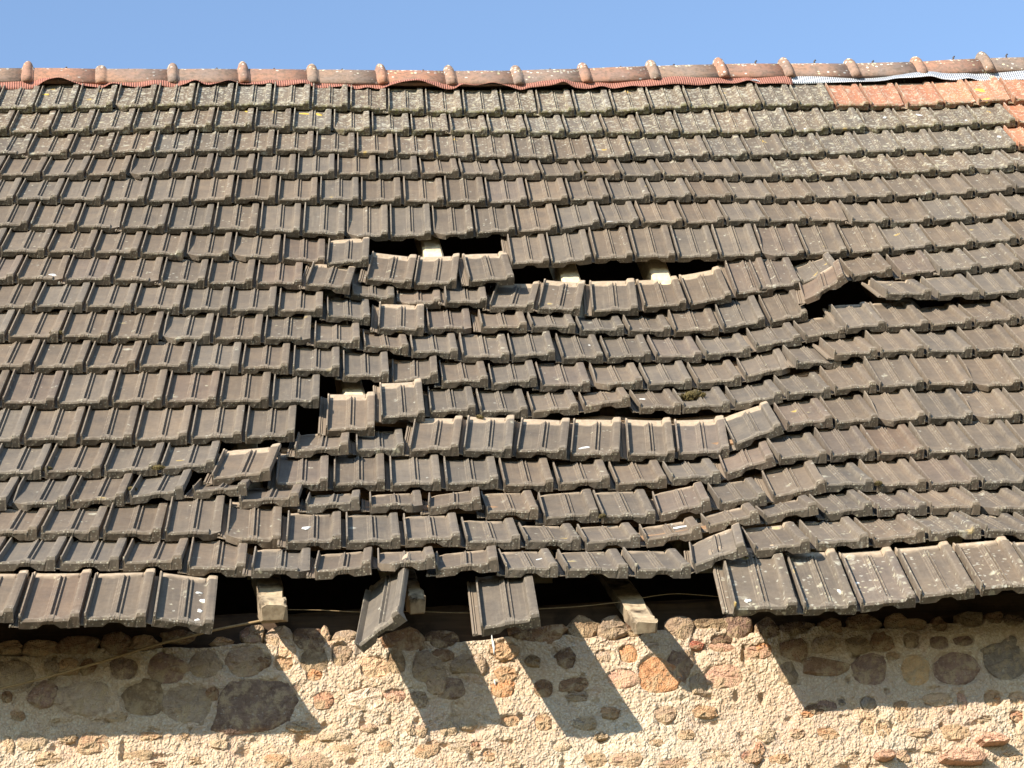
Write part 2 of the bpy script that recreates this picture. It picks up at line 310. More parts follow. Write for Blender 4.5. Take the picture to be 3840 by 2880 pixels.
2.7506 2.1282 6.1073 0.9264 0.3675 -0.0741 -0.0351 0.9 9 0 0 0
2.9044 2.0562 6.1745 0.922 0.2704 -0.2385 -0.1414 1.1 9 1 0 0.04
3.2405 1.9943 6.1707 0.9531 0.3024 0.0098 0.0055 1.1 9 0 0 0.06
3.4837 2.0235 6.1708 0.9446 0.3274 -0.0188 -0.0099 1.009 9 0 0 0.02
3.701 2.0455 6.1845 0.9353 0.3525 -0.0287 -0.0142 0.988 9 0 0 0.03
-0.5836 2.0479 6.1822 0.9323 0.3616 0 0 1 9 0 1 0.02
-0.7836 2.0459 6.1841 0.9309 0.3653 0 0 1 9 0 1 0.01
-0.9836 2.0429 6.1869 0.9331 0.3596 0 0 1 9 0 1 0
-1.1836 2.0423 6.1874 0.9335 0.3584 0 0 1 9 0 1 0.08
-1.3836 2.0448 6.1851 0.9317 0.3632 0 0 1 9 0 1 0.11
-1.5836 2.0475 6.1826 0.9296 0.3685 0 0 1 9 0 1 0
3.8982 2.0342 6.195 0.9337 0.3581 0 0 1 9 0 1 0.1
4.0982 2.0334 6.1958 0.9278 0.373 0 0 1 9 0 1 0.05
4.2982 2.0357 6.1936 0.9261 0.3774 0 0 1 9 0 1 0
4.4982 2.0386 6.1909 0.9238 0.3829 0 0 1 9 0 1 0
4.6982 2.0388 6.1907 0.9236 0.3833 0 0 1 9 0 1 0.05
4.8982 2.0361 6.1932 0.9258 0.3781 0 0 1 9 0 1 0
-0.4812 1.8199 5.9436 0.9329 0.36 0.0106 0.0051 1.057 10 0 0 0.02
-0.2699 1.8235 5.9402 0.9323 0.3613 0.0157 0.0076 0.973 10 0 0 0.01
-0.0753 1.8285 5.9356 0.9334 0.3588 0.0096 0.0047 1.011 10 0 0 0.11
0.1267 1.8317 5.9326 0.9354 0.3533 0.0141 0.007 1.037 10 0 0 0.04
0.334 1.8365 5.9282 0.9364 0.3507 0.0119 0.0059 1.024 10 0 0 0.01
0.5388 1.8404 5.9245 0.9392 0.3432 0.0108 0.0055 1.01 10 0 0 0.11
0.7423 1.8506 5.915 0.947 0.3205 0.0189 0.0102 1.007 10 0 0 0.11
0.9462 1.8687 5.8981 0.9525 0.3004 0.0426 0.0241 0.99 10 0 0 0.08
1.1445 1.8918 5.8765 0.9479 0.3181 0.0156 0.0084 1.036 10 0 0 0
1.3546 1.9071 5.8623 0.9398 0.3412 0.0169 0.0086 1.062 10 0 0 0.1
1.5649 1.9118 5.858 0.9411 0.3372 -0.0229 -0.0118 0.981 10 0 0 0.04
1.776 1.9176 5.8525 0.9382 0.3458 0.0105 0.0053 0.926 10 0 0 0.09
1.9678 1.9201 5.8502 0.9441 0.3292 -0.0138 -0.0073 1.006 10 0 0 0.08
2.1742 1.9176 5.8525 0.9446 0.328 0.0135 0.0071 1.05 10 1 0 0.07
2.3883 1.9127 5.857 0.9519 0.3047 -0.0279 -0.0156 1.045 10 0 0 0.08
2.6068 1.8903 5.878 0.9504 0.3024 -0.0638 -0.0359 1.044 10 0 0 0.09
2.8165 1.8637 5.9028 0.9517 0.2974 -0.0668 -0.038 0.921 10 0 0 0.04
2.9869 1.8334 5.931 0.9393 0.3423 -0.0197 -0.01 0.9 10 0 0 0.04
3.1567 1.8308 5.9335 0.9371 0.3491 -0.0028 -0.0014 1.011 10 0 0 0
3.3589 1.8299 5.9343 0.9489 0.3136 -0.0307 -0.0168 0.967 10 0 0 0.03
3.5517 1.82 5.9436 0.9485 0.3154 -0.0263 -0.0143 0.993 10 0 0 0.1
-0.6812 1.8209 5.9427 0.9314 0.3641 0 0 1 10 0 1 0.01
-0.8812 1.8228 5.9409 0.9299 0.3678 0 0 1 10 0 1 0.08
-1.0812 1.8215 5.9421 0.9309 0.3653 0 0 1 10 0 1 0.09
-1.2812 1.8184 5.945 0.9332 0.3593 0 0 1 10 0 1 0
-1.4812 1.817 5.9463 0.9342 0.3567 0 0 1 10 0 1 0.08
-1.6812 1.8189 5.9446 0.9328 0.3603 0 0 1 10 0 1 0.07
3.7499 1.8105 5.9523 0.9384 0.3455 0 0 1 10 0 1 0.11
3.9499 1.8084 5.9543 0.934 0.3572 0 0 1 10 0 1 0.03
4.1499 1.8095 5.9533 0.9332 0.3592 0 0 1 10 0 1 0.08
4.3499 1.8126 5.9504 0.9309 0.3652 0 0 1 10 0 1 0.09
4.5499 1.8142 5.9489 0.9297 0.3683 0 0 1 10 0 1 0.03
4.7499 1.8125 5.9505 0.931 0.3651 0 0 1 10 0 1 0.01
-0.37 1.5956 5.7015 0.9357 0.3526 0.0082 0.0041 0.994 11 0 0 0.03
-0.1712 1.5983 5.6991 0.9393 0.3432 -0.0041 -0.0021 1.024 11 0 0 0.07
0.0335 1.5969 5.7003 0.9391 0.3428 0.023 0.0117 0.996 11 0 0 0.01
0.2325 1.6044 5.6933 0.937 0.3487 0.0196 0.0098 1.003 11 0 0 0.1
0.4328 1.6109 5.6873 0.9402 0.3404 0.0059 0.003 0.988 11 0 0 0.02
0.6328 1.6162 5.6823 0.9418 0.3357 0.0174 0.009 0.997 11 0 0 0.08
0.8324 1.6379 5.6622 0.9401 0.3403 0.0154 0.0079 0.988 11 0 0 0.02
1.0333 1.6597 5.6418 0.9484 0.3132 -0.0436 -0.0239 0.993 11 0 0 0.05
1.2292 1.6643 5.6375 0.9488 0.3158 0.0039 0.0021 1.007 11 0 0 0.1
1.4336 1.6749 5.6276 0.9502 0.3092 -0.0343 -0.019 0.997 11 0 0 0.04
1.6305 1.6816 5.6214 0.9433 0.3319 0.0087 0.0045 1.1 11 1 0 0.06
1.8607 1.6791 5.6237 0.9496 0.3134 -0.0028 -0.0015 1.024 11 0 0 0.02
2.0728 1.686 5.6173 0.946 0.3237 -0.015 -0.008 0.992 11 0 0 0.04
2.2787 1.6811 5.6218 0.9504 0.3097 -0.0257 -0.0142 0.992 11 0 0 0
2.4836 1.6657 5.6362 0.9496 0.2939 -0.095 -0.0544 1.016 11 0 0 0.05
2.6859 1.6245 5.6747 0.952 0.3061 0.0022 0.0012 1.023 11 0 0 0.04
2.844 1.5973 5.6999 0.9557 0.2942 -0.0091 -0.0052 0.973 11 0 0 0.02
3.0407 1.592 5.7049 0.945 0.3269 -0.0093 -0.0049 0.975 11 0 0 0
3.2358 1.589 5.7077 0.9441 0.3292 0.0179 0.0094 1.038 11 0 0 0.02
3.4432 1.5952 5.702 0.9369 0.3494 -0.0122 -0.0061 1.028 11 0 0 0.02
-0.57 1.5939 5.7032 0.9358 0.3524 0 0 1 11 0 1 0.03
-0.77 1.5928 5.7042 0.9336 0.3584 0 0 1 11 0 1 0.09
-0.97 1.5949 5.7022 0.932 0.3625 0 0 1 11 0 1 0.1
-1.17 1.5978 5.6995 0.9298 0.3681 0 0 1 11 0 1 0.1
-1.37 1.5983 5.699 0.9294 0.3691 0 0 1 11 0 1 0.03
-1.57 1.5958 5.7014 0.9313 0.3642 0 0 1 11 0 1 0.1
3.6487 1.5881 5.7085 0.9349 0.3549 0 0 1 11 0 1 0.06
3.8487 1.5896 5.7071 0.9295 0.3689 0 0 1 11 0 1 0.11
4.0487 1.5927 5.7043 0.9271 0.3749 0 0 1 11 0 1 0
4.2487 1.594 5.7031 0.9261 0.3772 0 0 1 11 0 1 0.08
4.4487 1.5919 5.705 0.9277 0.3734 0 0 1 11 0 1 0.06
4.6487 1.5889 5.7078 0.93 0.3676 0 0 1 11 0 1 0.05
-0.479 1.3754 5.4557 0.9271 0.3743 0.0181 0.0085 1.027 12 1 0 0.08
-0.2739 1.3814 5.4501 0.9282 0.3722 -0.0017 -0.0008 1.012 12 0 0 0.09
-0.0715 1.3809 5.4506 0.9282 0.3721 0.0049 0.0023 1 12 0 0 0.09
0.1284 1.3824 5.4491 0.9313 0.364 0.0093 0.0045 1.025 12 1 0 0.02
0.3334 1.3855 5.4462 0.9328 0.3601 0.0116 0.0056 0.996 12 0 0 0.03
0.5326 1.3893 5.4427 0.9387 0.3447 0.0081 0.0041 0.97 12 0 0 0.06
0.7254 1.3096 5.2861 0.9246 0.3809 0.0085 -0.0021 0.996 12 10 0 0
0.9481 1.3736 5.3613 0.9259 0.3773 -0.0189 -0.0068 0.901 12 10 0 0.09
1.1443 1.4283 5.4064 0.9461 0.3237 -0.0059 -0.0032 0.952 12 0 0 0.06
1.3387 1.4321 5.4028 0.9478 0.3186 0.0117 0.0063 1.009 12 0 0 0.04
1.5451 1.4353 5.3998 0.9551 0.2951 -0.0223 -0.0128 0.988 12 0 0 0.06
1.7506 1.4224 5.4119 0.9638 0.2595 -0.0514 -0.032 0.997 12 0 0 0.11
1.9708 1.4308 5.4041 0.9555 0.2948 0.0048 0.0027 0.9 12 0 0 0.09
2.1444 1.4322 5.4027 0.9555 0.2948 -0.0125 -0.0072 1.037 12 0 0 0.07
2.3577 1.4234 5.4109 0.9571 0.2799 -0.0644 -0.0382 1.037 12 0 0 0
2.5648 1.397 5.4356 0.9538 0.2994 -0.0231 -0.0131 0.956 12 0 0 0.11
2.7577 1.385 5.4467 0.9442 0.3278 -0.0291 -0.0154 0.911 12 0 0 0.03
2.9395 1.3763 5.4549 0.93 0.3673 -0.0106 -0.005 0.968 12 0 0 0.1
3.133 1.3729 5.458 0.927 0.3745 0.0181 0.0085 1.019 12 0 0 0.05
3.3366 1.3789 5.4524 0.9279 0.3727 -0.0067 -0.0031 0.993 12 0 0 0.07
-0.679 1.3763 5.4548 0.9277 0.3734 0 0 1 12 0 1 0.1
-0.879 1.3733 5.4576 0.93 0.3676 0 0 1 12 0 1 0
-1.079 1.3726 5.4583 0.9305 0.3664 0 0 1 12 0 1 0.02
-1.279 1.3751 5.456 0.9286 0.371 0 0 1 12 0 1 0
-1.479 1.3779 5.4534 0.9265 0.3764 0 0 1 12 0 1 0
-1.679 1.3779 5.4534 0.9265 0.3764 0 0 1 12 0 1 0.02
3.5351 1.3746 5.4564 0.9289 0.3703 0 0 1 12 0 1 0.1
3.7351 1.3776 5.4537 0.9231 0.3846 0 0 1 12 0 1 0.01
3.9351 1.3796 5.4517 0.9214 0.3885 0 0 1 12 0 1 0
4.1351 1.3785 5.4528 0.9224 0.3863 0 0 1 12 0 1 0.11
4.3351 1.3754 5.4557 0.9248 0.3804 0 0 1 12 0 1 0.04
4.5351 1.3738 5.4571 0.926 0.3774 0 0 1 12 0 1 0.04
-0.3887 1.158 5.2072 0.9315 0.3637 0.0084 0.004 1.008 13 0 0 0.07
-0.1872 1.1607 5.2047 0.93 0.3673 0.0106 0.005 1.004 13 0 0 0.09
0.0136 1.1641 5.2015 0.9303 0.3668 -0.0036 -0.0017 1.011 13 0 0 0.01
0.2157 1.163 5.2025 0.933 0.36 -0.0005 -0.0003 0.996 13 0 0 0
0.4149 1.1628 5.2027 0.9366 0.3503 -0.0063 -0.0032 0.983 13 0 0 0.03
0.5901 1.0874 5.1089 0.9617 0.2733 -0.019 -0.0115 1.063 13 0 0 0.09
0.8219 1.1479 5.1345 0.9568 0.2908 0.0016 0.0009 0.959 13 0 0 0.1
1.0189 1.1511 5.1288 0.9348 0.3527 0.0062 -0.0418 0.989 13 10 0 0
1.2198 1.1438 5.1231 0.9292 0.3668 0.027 -0.0372 0.974 13 10 0 0.07
1.4203 1.154 5.1176 0.9308 0.3608 0.0322 -0.049 1.012 13 10 0 0.04
1.6273 1.1682 5.1039 0.9261 0.3729 0.015 -0.0561 0.995 13 10 0 0.1
1.8462 1.1672 5.0999 0.9257 0.3759 0.0232 -0.0344 0.959 13 10 0 0.02
2.0439 1.1782 5.1035 0.9309 0.3621 -0.0094 -0.0463 1.055 13 11 0 0.01
2.2715 1.1616 5.1296 0.9367 0.3107 -0.1503 -0.0582 1.035 13 10 0 0
2.4794 1.1632 5.2024 0.9503 0.3075 -0.0429 -0.0238 0.965 13 1 0 0.1
2.6692 1.158 5.2072 0.9433 0.3315 -0.0165 -0.0086 0.9 13 0 0 0
2.8468 1.1536 5.2113 0.9352 0.3532 -0.0211 -0.0104 0.955 13 0 0 0.01
3.0375 1.1471 5.2174 0.9352 0.3541 0.0074 0.0036 0.951 13 0 0 0.01
3.2277 1.1494 5.2152 0.9372 0.3487 -0.0022 -0.0011 0.957 13 0 0 0.1
-0.5887 1.16 5.2053 0.9284 0.3716 0 0 1 13 0 1 0
-0.7887 1.1608 5.2046 0.924 0.3824 0 0 1 13 0 1 0.02
-0.9887 1.1584 5.2068 0.9259 0.3778 0 0 1 13 0 1 0.07
-1.1887 1.1555 5.2095 0.9281 0.3724 0 0 1 13 0 1 0
-1.3887 1.1554 5.2096 0.9282 0.3722 0 0 1 13 0 1 0.06
-1.5887 1.1582 5.2071 0.9261 0.3774 0 0 1 13 0 1 0.03
3.4191 1.1483 5.2162 0.9373 0.3486 0 0 1 13 0 1 0
3.6191 1.1511 5.2136 0.9325 0.3613 0 0 1 13 0 1 0.06
3.8191 1.1512 5.2135 0.9324 0.3614 0 0 1 13 0 1 0.02
4.0191 1.1485 5.2161 0.9344 0.3562 0 0 1 13 0 1 0
4.2191 1.146 5.2184 0.9362 0.3514 0 0 1 13 0 1 0.11
4.4191 1.1465 5.2179 0.9358 0.3525 0 0 1 13 0 1 0.09
-0.4983 0.9179 4.9799 0.9441 0.3297 0.0061 0.0032 0.969 14 0 0 0.04
-0.3044 0.9198 4.9781 0.9458 0.3247 -0.0006 -0.0003 1.04 14 0 0 0.02
-0.0965 0.9196 4.9783 0.9492 0.3143 -0.0126 -0.0069 0.999 14 0 0 0
0.1032 0.9154 4.9822 0.9521 0.3052 -0.0174 -0.0097 1.014 14 0 0 0.08
0.2791 0.8329 4.9041 0.9468 0.3175 -0.0304 -0.0425 1.1 14 10 0 0.01
0.5015 0.876 4.8959 0.942 0.3355 0.0087 0.0045 1 14 1 0 0.05
0.7108 0.9252 4.9047 0.9397 0.342 0.0012 0.0006 0.997 14 0 0 0.06
0.9169 0.9292 4.9009 0.942 0.3355 -0.0044 -0.0023 0.983 14 0 0 0.08
1.1178 0.9279 4.9022 0.9454 0.326 -0.0038 -0.002 1.027 14 0 0 0
1.3272 0.9355 4.8951 0.943 0.3325 0.0118 0.0062 0.984 14 0 0 0
1.5304 0.9377 4.8931 0.9549 0.2962 -0.0193 -0.011 1.025 14 0 0 0.08
1.7441 0.9418 4.8892 0.9534 0.3016 -0.0115 -0.0065 1.01 14 0 0 0
1.9529 0.9434 4.9044 0.9605 0.2775 -0.0153 -0.0091 0.988 14 0 0 0.03
2.1668 0.9605 4.9283 0.9515 0.2741 -0.1197 -0.0717 1.025 14 1 0 0
2.362 0.9296 4.969 0.9527 0.3033 -0.0165 -0.0093 0.979 14 0 0 0
2.5588 0.9242 4.974 0.9428 0.333 -0.0137 -0.0071 0.9 14 1 0 0
2.7375 0.9202 4.9777 0.9412 0.3379 -0.0028 -0.0014 0.965 14 1 0 0.09
2.9305 0.9193 4.9786 0.9378 0.3473 0.0019 0.0009 0.984 14 0 0 0.08
3.1273 0.9199 4.978 0.9381 0.3464 -0.0055 -0.0028 0.948 14 0 0 0.01
-0.6983 0.9174 4.9804 0.9431 0.3326 0 0 1 14 0 1 0.06
-0.8983 0.9202 4.9777 0.9411 0.3381 0 0 1 14 0 1 0.04
-1.0983 0.9205 4.9775 0.9409 0.3386 0 0 1 14 0 1 0
-1.2983 0.9178 4.98 0.9428 0.3334 0 0 1 14 0 1 0.03
-1.4983 0.9152 4.9824 0.9445 0.3285 0 0 1 14 0 1 0.08
-1.6983 0.9156 4.982 0.9442 0.3293 0 0 1 14 0 1 0
3.3169 0.9208 4.9772 0.9364 0.3509 0 0 1 14 0 1 0.01
3.5169 0.9206 4.9774 0.9343 0.3565 0 0 1 14 0 1 0.02
3.7169 0.9177 4.9801 0.9364 0.351 0 0 1 14 0 1 0
3.9169 0.9154 4.9822 0.938 0.3466 0 0 1 14 0 1 0.08
4.1169 0.9163 4.9814 0.9374 0.3483 0 0 1 14 0 1 0.03
4.3169 0.9193 4.9786 0.9352 0.3541 0 0 1 14 0 1 0.06
-0.4102 0.6688 4.7609 0.9524 0.3047 -0.0056 -0.0031 1.003 15 0 0 0.05
-0.2097 0.6669 4.7627 0.954 0.2995 -0.0134 -0.0076 0.972 15 0 0 0.08
-0.0072 0.6594 4.7697 0.9588 0.2794 -0.0433 -0.0258 0.981 15 0 0 0.07
0.2047 0.6418 4.7792 0.9735 0.2276 -0.0176 -0.0118 0.988 15 0 0 0.03
0.3603 0.6207 4.729 0.9694 0.2448 -0.0134 -0.0087 1.1 15 0 0 0
0.5871 0.6125 4.704 0.9728 0.2307 -0.0173 -0.0115 0.988 15 0 0 0.03
0.8061 0.6181 4.6989 0.9713 0.2379 -0.0028 -0.0018 0.99 15 0 0 0
1.0121 0.628 4.6896 0.97 0.2366 -0.0468 -0.0307 0.991 15 0 0 0
1.21 0.644 4.6747 0.9615 0.2748 0.0073 0.0044 0.999 15 0 0 0.09
1.4174 0.6654 4.6547 0.9552 0.2949 -0.0215 -0.0123 1.043 15 0 0 0.05
1.622 0.6647 4.6554 0.953 0.303 0.0077 0.0043 1.03 15 0 0 0.09
1.8323 0.6646 4.6586 0.9577 0.2684 -0.0884 -0.0539 1.005 15 1 0 0.08
2.0542 0.6787 4.6991 0.9613 0.2708 -0.0432 -0.0262 0.919 15 0 0 0.05
2.2604 0.7004 4.7297 0.9495 0.2963 -0.0897 -0.0511 1.045 15 0 0 0.08
2.4433 0.6716 4.7583 0.9566 0.2912 0.0115 0.0067 0.961 15 0 0 0.11
2.638 0.6772 4.7531 0.9502 0.3117 0.0031 0.0017 0.971 15 0 0 0.11
2.8321 0.6782 4.7522 0.947 0.321 -0.0096 -0.0051 0.992 15 1 0 0.01
3.0305 0.675 4.7551 0.947 0.3209 0.0117 0.0063 0.966 15 0 0 0.1
-0.6102 0.6664 4.7632 0.9524 0.305 0 0 1 15 0 1 0.04
-0.8102 0.6663 4.7633 0.9502 0.3116 0 0 1 15 0 1 0
-1.0102 0.669 4.7607 0.9485 0.3168 0 0 1 15 0 1 0.03
-1.2102 0.6715 4.7584 0.9469 0.3216 0 0 1 15 0 1 0.06
-1.4102 0.671 4.7589 0.9472 0.3205 0 0 1 15 0 1 0.1
-1.6102 0.668 4.7617 0.9491 0.3148 0 0 1 15 0 1 0.1
3.2235 0.6802 4.7503 0.9437 0.3308 0 0 1 15 0 1 0.05
3.4235 0.6771 4.7532 0.9434 0.3316 0 0 1 15 0 1 0.09
3.6235 0.6759 4.7543 0.9442 0.3293 0 0 1 15 0 1 0.05
3.8235 0.6779 4.7524 0.9429 0.3332 0 0 1 15 0 1 0
4.0235 0.6809 4.7497 0.9408 0.3389 0 0 1 15 0 1 0.04
4.2235 0.6815 4.7491 0.9404 0.3401 0 0 1 15 0 1 0.07
-0.4946 0.4033 4.5573 0.9581 0.2859 0.0159 0.0093 0.976 16 0 0 0.08
-0.2996 0.4086 4.5524 0.9553 0.295 0.015 0.0086 1.003 16 0 0 0.07
-0.0991 0.4137 4.5476 0.9487 0.3151 0.0229 0.0125 1.012 16 0 0 0
0.103 0.4214 4.5404 0.9357 0.3528 0.0013 0.0007 0.974 16 0 0 0.07
0.2985 0.3916 4.5137 0.9357 0.3481 0.0516 0.0258 0.97 16 0 0 0.11
0.494 0.34 4.4728 0.9513 0.308 0.0105 0.0058 0.977 16 0 0 0
0.6925 0.3445 4.4686 0.9535 0.301 0.0104 0.0059 0.964 16 0 0 0.07
0.8892 0.3447 4.4684 0.9577 0.2876 0.0035 0.0021 0.987 16 0 0 0
1.0921 0.3535 4.4602 0.9607 0.2773 0.0103 0.0062 0.982 16 0 0 0.08
1.2939 0.3581 4.4559 0.967 0.2538 0.0197 0.0124 1 16 0 0 0.11
1.4971 0.3666 4.448 0.9689 0.2472 -0.0107 -0.0069 1.003 16 0 0 0
1.7058 0.3624 4.4519 0.9714 0.225 -0.0626 -0.0421 1.039 16 0 0 0.09
1.9239 0.3512 4.4904 0.9717 0.2124 -0.0849 -0.0587 0.967 16 0 0 0.02
2.1346 0.3942 4.5317 0.9722 0.2122 -0.0814 -0.0563 1.014 16 0 0 0.1
2.353 0.4124 4.5489 0.9651 0.2571 -0.0427 -0.0268 0.9 16 0 0 0.14
2.5374 0.4044 4.5563 0.9653 0.261 0.0038 0.0024 0.944 16 1 0 0.25
2.7263 0.4056 4.5552 0.9635 0.2676 0.0019 0.0012 0.968 16 0 0 0.17
2.9198 0.4062 4.5546 0.9612 0.2747 0.0223 0.0134 0.977 16 0 0 0.19
-0.6946 0.4056 4.5552 0.9571 0.2897 0 0 1 16 0 1 0
-0.8946 0.4027 4.5579 0.9588 0.2842 0 0 1 16 0 1 0.09
-1.0946 0.4005 4.5599 0.96 0.2801 0 0 1 16 0 1 0
-1.2946 0.4015 4.559 0.9594 0.2819 0 0 1 16 0 1 0.02
-1.4946 0.4046 4.5561 0.9577 0.2877 0 0 1 16 0 1 0.03
-1.6946 0.4063 4.5546 0.9568 0.2909 0 0 1 16 0 1 0.01
3.1151 0.4123 4.5489 0.9603 0.2788 0 0 1 16 0 1 0.17
3.3151 0.4107 4.5504 0.9598 0.2806 0 0 1 16 0 1 0.24
3.5151 0.4124 4.5488 0.9589 0.2838 0 0 1 16 0 1 0.22
3.7151 0.4155 4.5459 0.9572 0.2896 0 0 1 16 0 1 0.25
3.9151 0.4165 4.545 0.9566 0.2914 0 0 1 16 0 1 0.16
4.1151 0.4143 4.547 0.9578 0.2873 0 0 1 16 0 1 0.22
-0.427 0.1428 4.349 0.9602 0.2792 0.0019 0.0011 0.981 17 0 0 0
-0.2309 0.1434 4.3484 0.9604 0.2777 0.0186 0.0111 0.981 17 0 0 0
-0.0348 0.1496 4.3426 0.9631 0.2693 0.0001 0 0.993 17 0 0 0.04
0.1654 0.1647 4.3278 0.953 0.3007 0.0332 0.0188 0.989 17 0 0 0.06
0.3649 0.0837 4.2819 0.9642 0.2646 0.014 0.0087 0.992 17 0 0 0.08
0.5637 0.0488 4.2589 0.9693 0.2435 -0.0298 -0.0193 0.963 17 0 0 0.05
0.7613 0.0317 4.2748 0.9754 0.2203 -0.0091 -0.0062 0.981 17 0 0 0
0.9482 0.0534 4.2546 0.9716 0.2325 -0.0359 -0.0238 1.084 17 0 0 0.03
1.1698 0.0587 4.2497 0.9677 0.252 0.0089 0.0057 0.917 17 0 0 0.08
1.3652 0.065 4.2438 0.9672 0.2537 0.0123 0.0078 1.1 17 0 0 0.11
1.5929 0.0689 4.2401 0.9653 0.2601 0.0187 0.0116 0.984 17 0 0 0.1
1.7926 0.0647 4.2448 0.9524 0.2438 -0.1541 -0.0987 0.976 17 0 0 0.04
1.9993 0.0825 4.3011 0.9633 0.2654 -0.0336 -0.0207 0.996 17 0 0 0.11
2.2241 0.1393 4.3409 0.9622 0.2716 -0.0183 -0.0111 0.963 17 0 0 0.18
2.4218 0.1437 4.3482 0.9643 0.2612 -0.0364 -0.0226 0.959 17 0 0 0.23
2.6128 0.1316 4.3594 0.9669 0.2546 -0.0139 -0.0087 0.957 17 0 0 0.25
2.804 0.1271 4.3637 0.9648 0.2599 0.0343 0.0214 0.969 17 0 0 0.14
-0.627 0.1453 4.3467 0.9565 0.2917 0 0 1 17 0 1 0
-0.827 0.1452 4.3467 0.9542 0.2993 0 0 1 17 0 1 0.02
-1.027 0.1424 4.3494 0.9558 0.294 0 0 1 17 0 1 0.01
-1.227 0.14 4.3516 0.9572 0.2895 0 0 1 17 0 1 0
-1.427 0.1407 4.351 0.9568 0.2908 0 0 1 17 0 1 0.05
-1.627 0.1437 4.3481 0.955 0.2965 0 0 1 17 0 1 0.06
2.9972 0.1359 4.3555 0.9658 0.2593 0 0 1 17 0 1 0.21
3.1972 0.1362 4.3552 0.9647 0.2632 0 0 1 17 0 1 0.24
3.3972 0.1391 4.3524 0.9633 0.2686 0 0 1 17 0 1 0.18
3.5972 0.1414 4.3504 0.9621 0.2727 0 0 1 17 0 1 0.19
3.7972 0.1404 4.3513 0.9626 0.2709 0 0 1 17 0 1 0.16
3.9972 0.1373 4.3541 0.9642 0.2652 0 0 1 17 0 1 0.17
-0.5402 -0.1429 4.0822 0.9422 0.3349 0.0087 0.0045 0.967 18 0 0 0.04
-0.3451 -0.1258 4.0662 0.9335 0.3585 0.007 0.0034 0.965 18 1 0 0.09
-0.152 -0.1236 4.0642 0.9348 0.3551 0.009 0.0044 0.993 18 0 0 0.04
0.0491 -0.1212 4.062 0.9279 0.3614 0.0827 0.0398 0.987 18 0 0 0.1
1.8551 -0.101 4.0431 0.9054 0.4244 0.0123 0.0049 1.1 18 0 0 0.31
2.0845 -0.0934 4.036 0.9138 0.4062 -0.0018 -0.0008 0.918 18 0 0 0.29
2.2714 -0.0988 4.0411 0.9228 0.3842 -0.0251 -0.0114 0.952 18 1 0 0.29
2.4629 -0.1159 4.057 0.9288 0.3686 -0.0347 -0.0164 0.966 18 0 0 0.18
2.6611 -0.1298 4.0699 0.9312 0.3637 -0.0217 -0.0104 0.968 18 0 0 0.28
-0.7402 -0.1423 4.0816 0.9415 0.337 0 0 1 18 0 1 0
-0.9402 -0.1401 4.0796 0.9402 0.3406 0 0 1 18 0 1 0.08
-1.1402 -0.1411 4.0805 0.9408 0.339 0 0 1 18 0 1 0.03
-1.3402 -0.1442 4.0834 0.9426 0.334 0 0 1 18 0 1 0
-1.5402 -0.1459 4.0849 0.9436 0.3312 0 0 1 18 0 1 0.11
-1.7402 -0.1443 4.0835 0.9427 0.3338 0 0 1 18 0 1 0
-1.9402 -0.1412 4.0806 0.9409 0.3388 0 0 1 18 0 1 0.11
-2.1402 -0.1401 4.0795 0.9402 0.3406 0 0 1 18 0 1 0.08
2.8545 -0.1388 4.0783 0.9367 0.3501 0 0 1 18 0 1 0.31
3.0545 -0.1393 4.0788 0.9372 0.3488 0 0 1 18 0 1 0.27
3.2545 -0.1368 4.0765 0.9357 0.3528 0 0 1 18 0 1 0.23
3.4545 -0.1341 4.0739 0.934 0.3573 0 0 1 18 0 1 0.28
3.6545 -0.1342 4.074 0.9341 0.3571 0 0 1 18 0 1 0.24
3.8545 -0.137 4.0767 0.9358 0.3525 0 0 1 18 0 1 0.28
1.0274 2.4126 6.4822 0.9184 0.3906 0.0614 -0.0134 1.091 7 10 0 0.11
1.2454 2.4327 6.4625 0.921 0.3872 -0.0047 -0.0424 1.006 7 10 0 0
1.4877 2.4229 6.4684 0.9232 0.3836 -0.0126 0.0191 1.1 7 10 0 0
0.6951 -0.0398 3.981 0.868 0.3418 -0.3066 -0.1888 0.93 18 0 2 0.04
1.0552 -0.114 3.9989 0.9285 0.3661 -0.0577 -0.0229 0.987 18 0 3 0
"""
